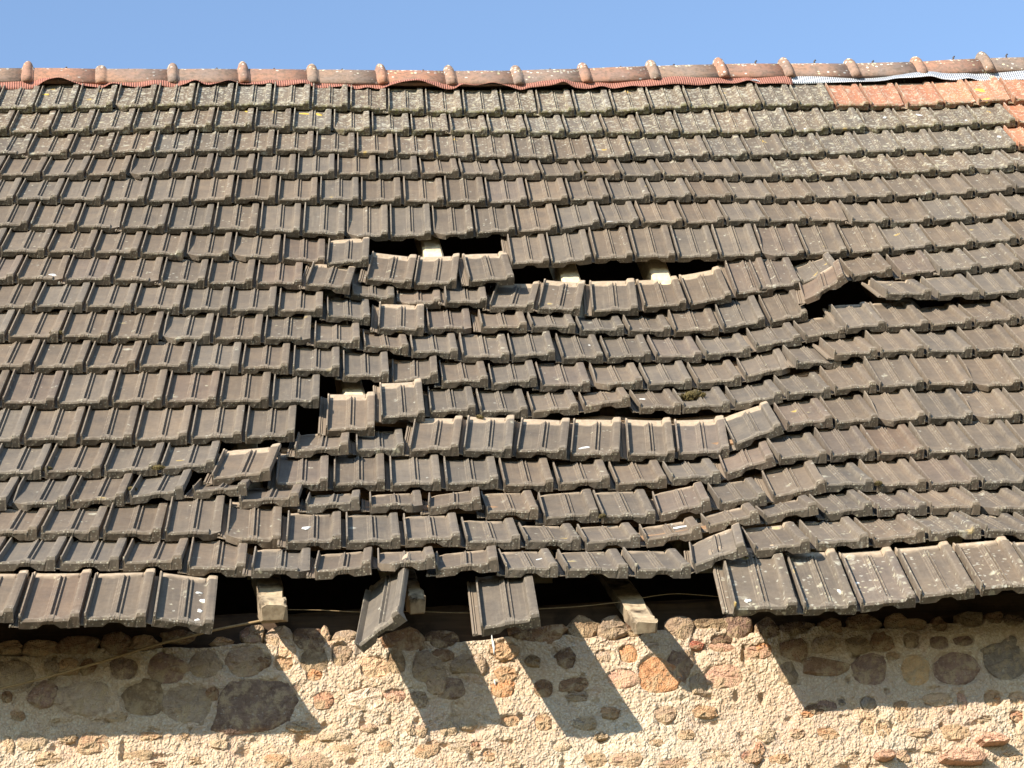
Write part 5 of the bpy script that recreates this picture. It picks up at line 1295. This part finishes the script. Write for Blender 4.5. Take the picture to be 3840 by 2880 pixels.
def stone_mesh(hw, hh, seed, out):
    """rough-hewn rubble: an angular outline with a nearly flat, tilted and broken face"""
    r = random.Random(seed); n = 15; V = []; Fc = []
    ex = r.uniform(3.0, 6.0); rad = []
    ph = [r.uniform(0, 6.28) for _ in range(4)]
    lobes = [(r.uniform(0, 6.28), r.uniform(.70, .95)) for _ in range(7)]     # straight cuts
    for k in range(n):
        a = 2 * math.pi * (k + r.uniform(-.3, .3)) / n
        q = (abs(math.cos(a)) ** ex + abs(math.sin(a)) ** ex) ** (-1 / ex)
        for la, ld in lobes:
            c = math.cos(a - la)
            if c > .2: q = min(q, ld * 1.12 / c)
        q *= 1 + .05 * math.sin(3 * a + ph[1]) + r.uniform(-.07, .07)
        rad.append((q * math.cos(a) * hw, q * math.sin(a) * hh))
    tx, tz = r.uniform(-.09, .09), r.uniform(-.09, .06)
    bul = min(.005, min(hw, hh) * .15)
    rings = [(1.10, .020), (.98, -out + .002), (.84, -out - bul * .6), (.50, -out - bul)]
    for q, (sc, y) in enumerate(rings):
        for (x, z) in rad:
            V.append((x * sc, y + ((x * tx + z * tz) + r.uniform(-.0045, .0045) if q else 0), z * sc + (r.uniform(-.1, .1) * hh if q == 3 else 0)))
    V.append((0, -out - bul + r.uniform(-.003, .003), 0))
    for j in range(len(rings) - 1):
        for k in range(n):
            a = j * n + k; b = j * n + (k + 1) % n
            Fc.append((a, b, b + n, a + n))
    c = len(V) - 1; j = (len(rings) - 1) * n
    for k in range(n): Fc.append((j + k, j + (k + 1) % n, c))
    return mesh('stone', V, Fc, r.random() < .3)
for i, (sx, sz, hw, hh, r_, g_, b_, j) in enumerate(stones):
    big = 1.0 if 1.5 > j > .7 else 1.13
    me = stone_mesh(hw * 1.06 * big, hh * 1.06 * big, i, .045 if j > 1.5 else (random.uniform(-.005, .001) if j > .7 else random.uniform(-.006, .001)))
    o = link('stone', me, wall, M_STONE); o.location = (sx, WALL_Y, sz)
    k = random.uniform(1.0, 1.35); w_ = .30 if 1.5 > j > .7 else .10  # sun and shade put into the tint: sunlit zone washed towards mortar colour
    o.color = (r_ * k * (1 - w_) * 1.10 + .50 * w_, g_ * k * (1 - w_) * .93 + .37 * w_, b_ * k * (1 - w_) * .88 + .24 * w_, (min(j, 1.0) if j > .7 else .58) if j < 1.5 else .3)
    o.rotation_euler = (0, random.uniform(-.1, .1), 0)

# ---- timbers under the tiles
def part(name, me, parent, mat): return link(name, me, parent, mat)
roof_v = []; roof_f = []
# back slope slab, soffit of the attic and inner lining: one shell
def quad_slab(a, b, c, d, t):
    n = (Vector(b) - Vector(a)).cross(Vector(d) - Vector(a)).normalized() * t
    i = len(roof_v)
    for p in (a, b, c, d): roof_v.append(Vector(p))
    for p in (a, b, c, d): roof_v.append(Vector(p) - n)
    for q in ((0, 1, 2, 3), (7, 6, 5, 4), (0, 4, 5, 1), (1, 5, 6, 2), (2, 6, 7, 3), (3, 7, 4, 0)): roof_f.append([i + k for k in q])
ZR = 8.50
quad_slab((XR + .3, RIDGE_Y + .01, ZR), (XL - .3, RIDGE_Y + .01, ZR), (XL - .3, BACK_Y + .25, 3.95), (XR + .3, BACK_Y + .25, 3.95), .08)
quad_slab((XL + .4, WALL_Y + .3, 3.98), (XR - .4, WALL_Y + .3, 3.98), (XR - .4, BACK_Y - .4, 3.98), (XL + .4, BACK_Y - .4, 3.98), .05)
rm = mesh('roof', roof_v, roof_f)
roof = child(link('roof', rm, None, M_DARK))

plate = part('wall_plate', beam_mesh('wall_plate', [(x, WALL_Y + .17, 4.245) for x in np.linspace(XL + .05, XR - .05, 60)], .17, .17, 1, .006, (0, 0, 1), 5), None, M_OLDWOOD)
child(plate)

def under(u, v, d=.052):
    lo = sum(roof_h(v + a, u) for a in (-.12, 0, .12)) / 3
    return lo - d
RAFT = [-1.35, -.9, -.45, 0.0, .425, .88, 1.39, 1.985, 2.40, 2.86, 3.46, 3.85, 4.2, 4.65, 5.1, 5.55]
for i, u in enumerate(RAFT):
    vs = np.linspace(.8, 6.0, 22)
    vis = u in (1.39, 1.985, 2.40, .88)
    pts = [W(u, v, under(u, v, .12 if u > 2.8 else (.052 if v > 2.6 else (.06 if u < 1 and v > 1.5 else .10)))) for v in vs]
    o = part('rafter', beam_mesh('rafter', pts, .088, .12, 1, .002, None, i), roof, M_RAFTER)
# rafter tails that stick out over the wall where eaves tiles are gone
for i, (p, wd, ht, ln) in enumerate(((TAILS[0], .084, .066, .75), (TAILS[1], .052, .058, .75), (TAILS[2], .078, .042, .75))):
    p = Vector(p); d = (W(0, 1, -.20) - W(0, 0, 0)).normalized()
    me = beam_mesh('rafter_tail', [p + d * t for t in (0, .02, .1, .25, ln)], wd, ht, 3, .005, None, 40 + i, .80)
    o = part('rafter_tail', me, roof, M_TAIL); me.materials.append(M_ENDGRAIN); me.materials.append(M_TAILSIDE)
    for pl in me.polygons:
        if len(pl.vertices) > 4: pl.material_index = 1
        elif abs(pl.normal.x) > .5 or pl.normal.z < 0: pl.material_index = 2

# battens: one run for each course, broken where the roof has dropped
GAPS = {7: [(.98, 1.75)], 8: [(.9, 2.95)], 9: [(2.8, 3.3)], 10: [(2.9, 3.85)], 12: [(.7, .98)], 13: [(.55, .9)], 14: [(.25, .55)], 18: [(.22, 1.9)], 15: [(.18, .62)]}
for r in range(1, 18):
    spans = [(-1.7, 5.95)]
    for g0, g1 in GAPS.get(r, []):
        new = []
        for a, b in spans:
            if g0 > a: new.append((a, min(b, g0)))
            if g1 < b: new.append((max(a, g1), b))
        spans = [(a, b) for a, b in new if b - a > .15]
    for a, b in spans:
        us = np.linspace(a, b, max(3, int((b - a) / .1)))
        v = row_v(r) + .36
        pts = [W(u, v, min(row_h(r, u), row_h(max(1, r - 1), u)) - .036) for u in us]
        part('batten', beam_mesh('batten', pts, .035, .022, 1, .001, None, r), roof, M_BATTEN)

# ------------------------------------------------------------------ the clay tile
def tile_arrays(seed, chip=None):
    r = random.Random(seed)
    #        x      z_top  wear
    cols = [(-.030, .010, 0), (-.0285, .015, 1), (-.023, .015, 0), (-.0215, .009, 0), (-.0205, .009, 0), (-.0160, .013, 1), (-.0140, .009, 0), (-.0008, .007, 0),
            (.000, .043, 1), (.0050, .044, 1), (.008, .023, 0), (.030, .022, 0), (.055, .022, 0), (.073, .0225, 0), (.0755, .026, 1), (.081, .0265, 0), (.083, .0305, 1), (.087, .031, 0),
            (.0885, .034, 1), (.0920, .034, 1), (.0945, .025, 0), (.100, .0245, 0), (.1015, .030, 1), (.1050, .030, 1), (.108, .023, 0), (.128, .022, 0), (.146, .022, 0),
            (.1515, .0235, 0), (.1575, .040, 1), (.165, .0415, 0), (.179, .0425, 0), (.1845, .041, 1), (.1855, .034, 0)]
    n = len(cols)
    def head_z(x, z):
        if .07 < x < .11: return .022
        if -.0005 < x < .006: return .028
        return z - (.006 if x > .155 else 0)
    tw, bw = r.uniform(-.004, .004), r.uniform(-.004, .002)     # firing warp: twist and bow
    def ylip(x):
        f = 0.0
        if .055 < x < .146:
            f = min(1, (x - .055) / .020) if x < .09 else min(1, (.130 - x) / .020)
            f = max(0, f)
        yl = .014 + .020 * f
        if x > .145: yl = .036
        return yl
    rows = []
    for j in range(11):
        row = []
        for (x, z, w) in cols:
            fl = x < -.0005
            lip = z if fl else max(.0305, z + (.0035 if x < .15 else .004))
            if not fl and .075 < x < .108: lip = max(lip - .004, .033)
            yl = ylip(x)
            notch = .066 < x < .122
            if j == 0:
                zb = .006 if fl else (.0135 if notch else 0.0)
                p = (x, .0035 if not fl else .004, zb); ww = 0
            elif j == 1: p = (x, .0 if not fl else .004, (lip + .0) * .80 if not fl else z); ww = .2
            elif j == 2: p = (x, .005, lip); ww = .9
            elif j == 3: p = (x, yl, lip); ww = 1.0
            elif j == 4: p = (x, yl + .006, z); ww = .35
            elif j == 5: p = (x, .20, z); ww = w
            elif j == 6: p = (x, .346, z); ww = w
            elif j == 7: p = (x, .354, head_z(x, z) + (.005 if .009 < x < .15 else 0)); ww = 0
            elif j == 8: p = (x, .378, head_z(x, z) + (.005 if .009 < x < .15 else 0)); ww = 0
            elif j == 9: p = (x, .386, head_z(x, z)); ww = 0
            else: p = (x, .400, head_z(x, z) - .003); ww = 0
            if j in (5, 6): ww = max(ww, 0)
            # firing warp and wear
            if j <= 3:
                p = (p[0] + r.uniform(-.0006, .0006), p[1] + r.uniform(-.0009, .0009), p[2] + r.uniform(-.0008, .0008))
            row.append((p, ww))
        rows.append(row)
    # underside
    bot = []
    for y in (.4, .03, .0036):
        row = []
        for (x, z, w) in cols:
            zb = .021 if x > .1575 else (.004 if x < 0 else .008)
            if y < .01:
                notch = .066 < x < .122
                zb = .006 if x < -.0005 else (.0135 if notch else 0.0)
            row.append(((x, y, zb), 0))
        bot.append(row)
    allr = rows + bot[:2]
    V = []; Wr = []
    for row in allr:
        for (p, w) in row:
            V.append(list(p)); Wr.append(w)
    for v in V:
        v[2] += tw * (v[0] / .19 - .5) * (v[1] / .2 - 1) + bw * (1 - (v[0] / .095 - 1) ** 2)
    # broken corner
    if chip:
        for v in V:
            d = chip(v[0], v[1])
            if d > 0: v[1] += d; v[2] = min(v[2], .022)
    Fc = []
    m_ = len(allr)
    for j in range(m_):
        j2 = (j + 1) % m_
        for i in range(n - 1):
            Fc.append((j * n + i, j * n + i + 1, j2 * n + i + 1, j2 * n + i))
    # close the two sides
    Fc.append(tuple(j * n for j in range(m_))); Fc.append(tuple(j * n + n - 1 for j in range(m_ - 1, -1, -1)))
    V = np.array(V); loc = V.copy(); V[:, 0] += .09 * V[:, 1]      # laid slightly askew to the courses
    return V, Fc, np.array(Wr), loc
def finish_tile(name, V, Fc, Wr, loc):
    me = mesh(name, V, Fc)
    a = me.attributes.new('tl', 'FLOAT_VECTOR', 'POINT'); a.data.foreach_set('vector', loc.reshape(-1))
    a = me.attributes.new('wear', 'FLOAT', 'POINT'); a.data.foreach_set('value', Wr)
    return me
VARIANTS = [tile_arrays(s) for s in (1, 2, 3, 4, 5)]
def slipped(seed):
    V, Fc, Wr, loc = tile_arrays(seed); loc = loc.copy(); loc[:, 1] += .032 * np.clip((loc[:, 1] - .2) / .1, 0, 1); return V, Fc, Wr, loc
def chip_right(x, y): return max(0, (x - .150)) * .9 * (1 if y < .05 else 0) * (.045 - min(y, .045)) / .045
def chip_left(x, y): return max(0, (.05 - x)) * .8 * (1 if y < .05 else 0) * (.045 - min(y, .045)) / .045
VARIANTS.append(tile_arrays(6, chip_right)); VARIANTS.append(tile_arrays(7, chip_left)); VARIANTS.append(slipped(8)); VARIANTS.append(slipped(9))
TILE_ME = [finish_tile('roof_tile', *v) for v in VARIANTS]
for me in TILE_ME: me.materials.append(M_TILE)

def tint_of(kind, lic, rr):
    if kind == 2: c = (.38, .165, .095)
    elif kind == 1: c = (.142, .108, .082)
    else: c = (.136, .110, .084)
    k = rr.uniform(.86, 1.14); w = rr.uniform(-.05, .07)
    return (c[0] * k * (1 + w), c[1] * k, c[2] * k * (1 - w))
far_V = []; far_F = []; far_W = []; far_L = []; far_T = []; far_R = []; fb = 0
rr = random.Random(21)
ntile = 0
for line in TILES.strip().splitlines():
    a = line.split(); x, y, z, qw, qx, qy, qz, sx = map(float, a[:8]); r, kind, cls = map(int, a[8:11]); lic = float(a[11])
    slip = kind >= 10; kind %= 10
    vi = rr.randrange(5)
    if rr.random() < .09: vi = 5 + rr.randrange(2)
    if slip: vi = 7 + rr.randrange(2)
    c = tint_of(kind, lic, rr)
    rot = Quaternion((qw, qx, qy, qz))
    if cls == 1:
        V, Fc, Wr, loc = VARIANTS[vi]
        
        R3 = np.array(rot.to_matrix()); P_ = (V * np.array([sx, 1, 1])) @ R3.T + np.array([x, y, z])
        far_V.append(P_); far_F += [tuple(q + fb for q in f) for f in Fc]; far_W.append(Wr); far_L.append(loc)
        far_T.append(np.tile([c[0], c[1], c[2], lic], (len(V), 1))); far_R.append(np.full(len(V), rr.random())); fb += len(V)
        continue
    if cls == 0:
        o = bpy.data.objects.new('orange_roof_tile' if kind == 2 else 'roof_tile', TILE_ME[vi]); COLL.objects.link(o); o.parent = roof
        ntile += 1
    else:
        o = bpy.data.objects.new('loose_roof_tile', TILE_ME[0 if cls == 3 else 1]); COLL.objects.link(o)
        tag(o, 'loose grey clay tile slipped askew over the eave, its left corner hanging low' if cls == 2 else
            'loose grey clay tile lying straight over the gap in the eave, white splash below it', 'roof tile', 'loose tiles at the open eave')
    o.rotation_mode = 'QUATERNION'; o.rotation_quaternion = rot; o.location = (x, y, z); o.scale = (sx, 1, 1)
    o.color = (c[0], c[1], c[2], lic)
fm = bpy.data.meshes.new('roof_tile_rest'); fm.from_pydata(np.concatenate(far_V).tolist(), [], far_F); fm.update()
at = fm.attributes.new('tl', 'FLOAT_VECTOR', 'POINT'); at.data.foreach_set('vector', np.concatenate(far_L).reshape(-1))
at = fm.attributes.new('wear', 'FLOAT', 'POINT'); at.data.foreach_set('value', np.concatenate(far_W))
at = fm.attributes.new('rnd', 'FLOAT', 'POINT'); at.data.foreach_set('value', np.concatenate(far_R))
at = fm.attributes.new('tint', 'FLOAT_COLOR', 'POINT'); at.data.foreach_set('color', np.concatenate(far_T).reshape(-1))
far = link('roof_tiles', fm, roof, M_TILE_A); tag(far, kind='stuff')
print('tiles as objects', ntile, 'rest', len(far_V))

# ------------------------------------------------------------------ ridge
tops = np.array(RIDGE_TOP)
def ridge_z(x): return float(np.interp(x, tops[:, 0], tops[:, 1]))
cols = list(RIDGE_COLLARS)
dx = .37
while cols[0][0] > XL - .2: cols.insert(0, (cols[0][0] - dx, ridge_z(cols[0][0] - dx) + .038))
while cols[-1][0] < XR - .1: cols.append((cols[-1][0] + dx, ridge_z(cols[-1][0] + dx) + .038))
def arch(a, hw, drop):      # section from front foot to back foot, a in 0..1
    t = (a - .5) * 2
    y = hw * math.copysign(abs(t) ** .92, t)
    z = -drop * abs(t) ** 1.75
    return y, z
def ridge_tile(x0, z0, x1, z1, ct, seed):
    """one ridge cap from collar x0 to the next, with its rolled collar at x0; local origin at (x0, RIDGE_Y, z0)"""
    r = random.Random(seed); V = []; Fc = []; N = 14
    zc = ct - z0     # collar crown above cap top
    prof = []        # (dx, extra radius, sink)
    cw = .030
    for k in range(7):
        t = k / 6; prof.append((-cw + 2 * cw * t, zc * math.sin(math.pi * t) ** .6, 0))
    st = [(-cw - .004, -.004)] + [(p[0], p[1]) for p in prof] + [(cw + .004, 0.0), (.5 * (x1 - x0), .001), (x1 - x0 - cw * .5, -.001)]
    for (dx_, ex) in st:
        zl = (z1 - z0) * max(0, dx_) / (x1 - x0)
        for k in range(N + 1):
            y, z = arch(k / N, .118 + ex * .75, .142 + ex * (1.25 if ex > .004 else 1))
            V.append((dx_ + r.uniform(-.001, .001), y + r.uniform(-.001, .001), z + ex + zl + r.uniform(-.001, .001)))
    n = N + 1; base = len(V); th = .014
    for (dx_, ex) in st:
        zl = (z1 - z0) * max(0, dx_) / (x1 - x0)
        for k in range(N + 1):
            y, z = arch(k / N, .118 - th, .142 - th * .2); V.append((dx_, y, z - th + zl))
    m_ = len(st)
    for j in range(m_ - 1):
        for k in range(N):
            a = j * n + k; Fc.append((a, a + n, a + n + 1, a + 1)); Fc.append((base + a, base + a + 1, base + a + n + 1, base + a + n))
    for j in range(m_ - 1):
        a = j * n; Fc.append((a, base + a, base + a + n, a + n)); a = j * n + N; Fc.append((a, a + n, base + a + n, base + a))
    for k in range(N):
        Fc.append((k, k + 1, base + k + 1, base + k)); a = (m_ - 1) * n + k; Fc.append((a, base + a, base + a + 1, a + 1))
    me = mesh('ridge_tile', V, Fc, True); return me
for i in range(len(cols) - 1):
    x0, c0 = cols[i]; x1 = cols[i + 1][0]
    z0, z1 = ridge_z(x0), ridge_z(x1)
    o = link('ridge_tile', ridge_tile(x0, z0, x1, z1, c0, 100 + i), roof, M_RIDGE)
    o.location = (x0, RIDGE_Y, z0)
    warm = [(.30, .19, .135), (.28, .19, .14), (.32, .185, .128), (.27, .19, .14), (.33, .18, .12)][i % 5]
    o.color = (*warm, min(1, .6 + .09 * max(0, x0 + .5)))
    # fixing clip on the crown
    if i % 1 == 0:
        cx = x0 + .18 + .05 * math.sin(i * 2.3); hz = ridge_z(cx)
        hgt = .004 + .016 * (x0 > 3.2)
        me = tube_mesh('ridge_screw', [(cx, RIDGE_Y, hz - .01), (cx + .002, RIDGE_Y, hz + hgt), (cx + .010, RIDGE_Y - .003, hz + hgt + .006)], .005, 6)
        link('ridge_screw', me, roof, M_SCREW)
M_BUTYL = simple_material('black_butyl', C4(.012, .011, .011), C4(.03, .026, .024), 40)
UNDER = 1
def flashing(name, pts, v_bot, v_top, mat, thick):
    us = np.arange(pts[0][0], pts[-1][0], .012); P_ = np.array(pts)
    hb = np.interp(us, P_[:, 0], P_[:, 1]); V = []; Fc = []; L_ = []
    ker = np.array([1, 2, 3, 2, 1]) / 9; hb = np.convolve(np.pad(hb, 2, mode='edge'), ker, 'valid')
    K = 6
    for i, u in enumerate(us):
        zt = ridge_z(u) - .118
        top = Vector((u, RIDGE_Y - .095, zt))
        bot = W(u, v_bot, hb[i])
        mid_rest = W(u, (v_bot + v_top) / 2, (roof_h(5.9, u) + .075))
        for k in range(K):
            t = k / (K - 1)
            p = top.lerp(bot, t); bul = math.sin(math.pi * t) * .010 * math.sin(u * 9)
            V.append(p + Vector((0, -SN, CS)) * bul); L_.append((u, t * .1, 0))
    n = len(us)
    for i in range(n - 1):
        for k in range(K - 1):
            a = i * K + k; Fc.append((a, a + 1, a + K + 1, a + K))
    me = mesh(name, V, Fc, True)
    a = me.attributes.new('fl', 'FLOAT_VECTOR', 'POINT'); a.data.foreach_set('vector', np.array(L_, dtype=float).reshape(-1))
    o = link(name, me, roof, mat); md = o.modifiers.new('thickness', 'SOLIDIFY'); md.thickness = thick; md.offset = 0; o.data.materials.append(M_BUTYL); md.material_offset = UNDER; md.material_offset_rim = 0
    return o
flashing('ridge_flashing', [(XL, FLASH_RED[0][1])] + FLASH_RED, FLASH_V, 6.02, M_FLASH, .002)
fs = flashing('ridge_flashing', FLASH_SILVER + [(XR, FLASH_SILVER[-1][1])], FLASH_V + .03, 6.02, M_SILVER, .002)
fs['label'] = 'bare silvery flashing strip under the ridge caps'

# ------------------------------------------------------------------ loose small things
cord = link('cord', tube_mesh('cord', catmull(CORD), .0042), None, M_CORD)
tag(cord, 'thick brown cord sagging across the wall below the left eave', 'cord')
wire = link('thin_wire', tube_mesh('thin_wire', catmull(WIRE), .0012, 5), None, M_CORD)
tag(wire, 'thin wire strung along the dark wall plate beam', 'wire')


M_YELLOW = simple_material('yellow_lichen', C4(.45, .28, .04), C4(.62, .43, .10), 120, .95, .6, .002)
def blob_mesh(name, s, asp, seed, th):
    r = random.Random(seed); n = 16; V = []; Fc = []
    rad = []
    ph = [r.uniform(0, 6.28) for _ in range(3)]
    for k in range(n):
        a = 2 * math.pi * k / n
        q = 1 + .28 * math.sin(2 * a + ph[0]) + .2 * math.sin(3 * a + ph[1]) + .12 * math.sin(5 * a + ph[2]) + r.uniform(-.1, .1)
        rad.append((s * q * math.cos(a), s * asp * q * math.sin(a)))
    for sc, z in ((1.0, -.002), (.93, th), (.5, th * 1.3)):
        for x, y in rad: V.append((x * sc, y * sc, z + r.uniform(-th, th) * .2))
    V.append((0, 0, th * 1.3))
    for j in range(2):
        for k in range(n):
            a = j * n + k; b = j * n + (k + 1) % n; Fc.append((a, b, b + n, a + n))
    for k in range(n): Fc.append((2 * n + k, 2 * n + (k + 1) % n, 3 * n))
    return mesh(name, V, Fc, True)
def moss_mesh(s, seed):
    """cushion of short tangled shoots"""
    r = random.Random(seed); V = []; Fc = []
    for k in range(150):
        a = r.uniform(0, 6.28); d = s * math.sqrt(r.random()); hx = d * math.cos(a); hy = .55 * d * math.sin(a)
        hz = s * .42 * (1 - (d / s) ** 2)
        dirx = Vector((hx * 1.2 + r.uniform(-.5, .5) * s, hy + r.uniform(-.5, .5) * s, s * .7)).normalized()
        L = s * r.uniform(.25, .5); side = dirx.orthogonal().normalized() * s * r.uniform(.05, .10)
        side.rotate(Quaternion(dirx, r.uniform(0, 6.28)))
        b = Vector((hx, hy, max(-.004, hz - .25 * s))); i = len(V)
        V += [b - side, b + side, b + dirx * L * .6 + side * .8, b + dirx * L, b + dirx * L * .6 - side * .8]
        Fc += [(i, i + 1, i + 2, i + 3, i + 4)]
    # solid heart
    i0 = len(V); n = 10
    for j, (sc, z) in enumerate(((1.0, -.006), (.85, .22 * s), (.45, .40 * s))):
        for k in range(n):
            a = 2 * math.pi * k / n; q = sc * (1 + r.uniform(-.15, .15))
            V.append(Vector((s * q * math.cos(a), .55 * s * q * math.sin(a), z)))
    V.append(Vector((0, 0, .44 * s)))
    for j in range(2):
        for k in range(n):
            a = i0 + j * n + k; b = i0 + j * n + (k + 1) % n; Fc.append((a, b, b + n, a + n))
    for k in range(n): Fc.append((i0 + 2 * n + k, i0 + 2 * n + (k + 1) % n, i0 + 3 * n))
    return mesh('moss_tuft', V, Fc)
for i, (kind, loc, q, s, asp, lb) in enumerate(SPOTS):
    if kind == 'M':
        o = link('moss_tuft', moss_mesh(s, i), None, M_MOSS)
        tag(o, lb, 'moss', 'moss tufts on the tiles')
    else:
        o = link('bird_dropping' if kind == 'W' else 'lichen_patch', blob_mesh('spot', s, asp, i, .0012), roof, M_WHITE if kind == 'W' else M_YELLOW)
    o.rotation_mode = 'QUATERNION'; o.location = loc
    o.rotation_quaternion = Quaternion(q) @ Quaternion((0, 0, 1), math.sin(i * 7.3) * .7)

for (x, z, hw, hh) in DRIPS:
    o = link('lime_streak', blob_mesh('lime_streak', hw, hh / hw, int(x * 1000), .0015), wall, M_WHITE)
    o.location = (x, WALL_Y - .004, z); o.rotation_euler = (math.radians(90), 0, 0)
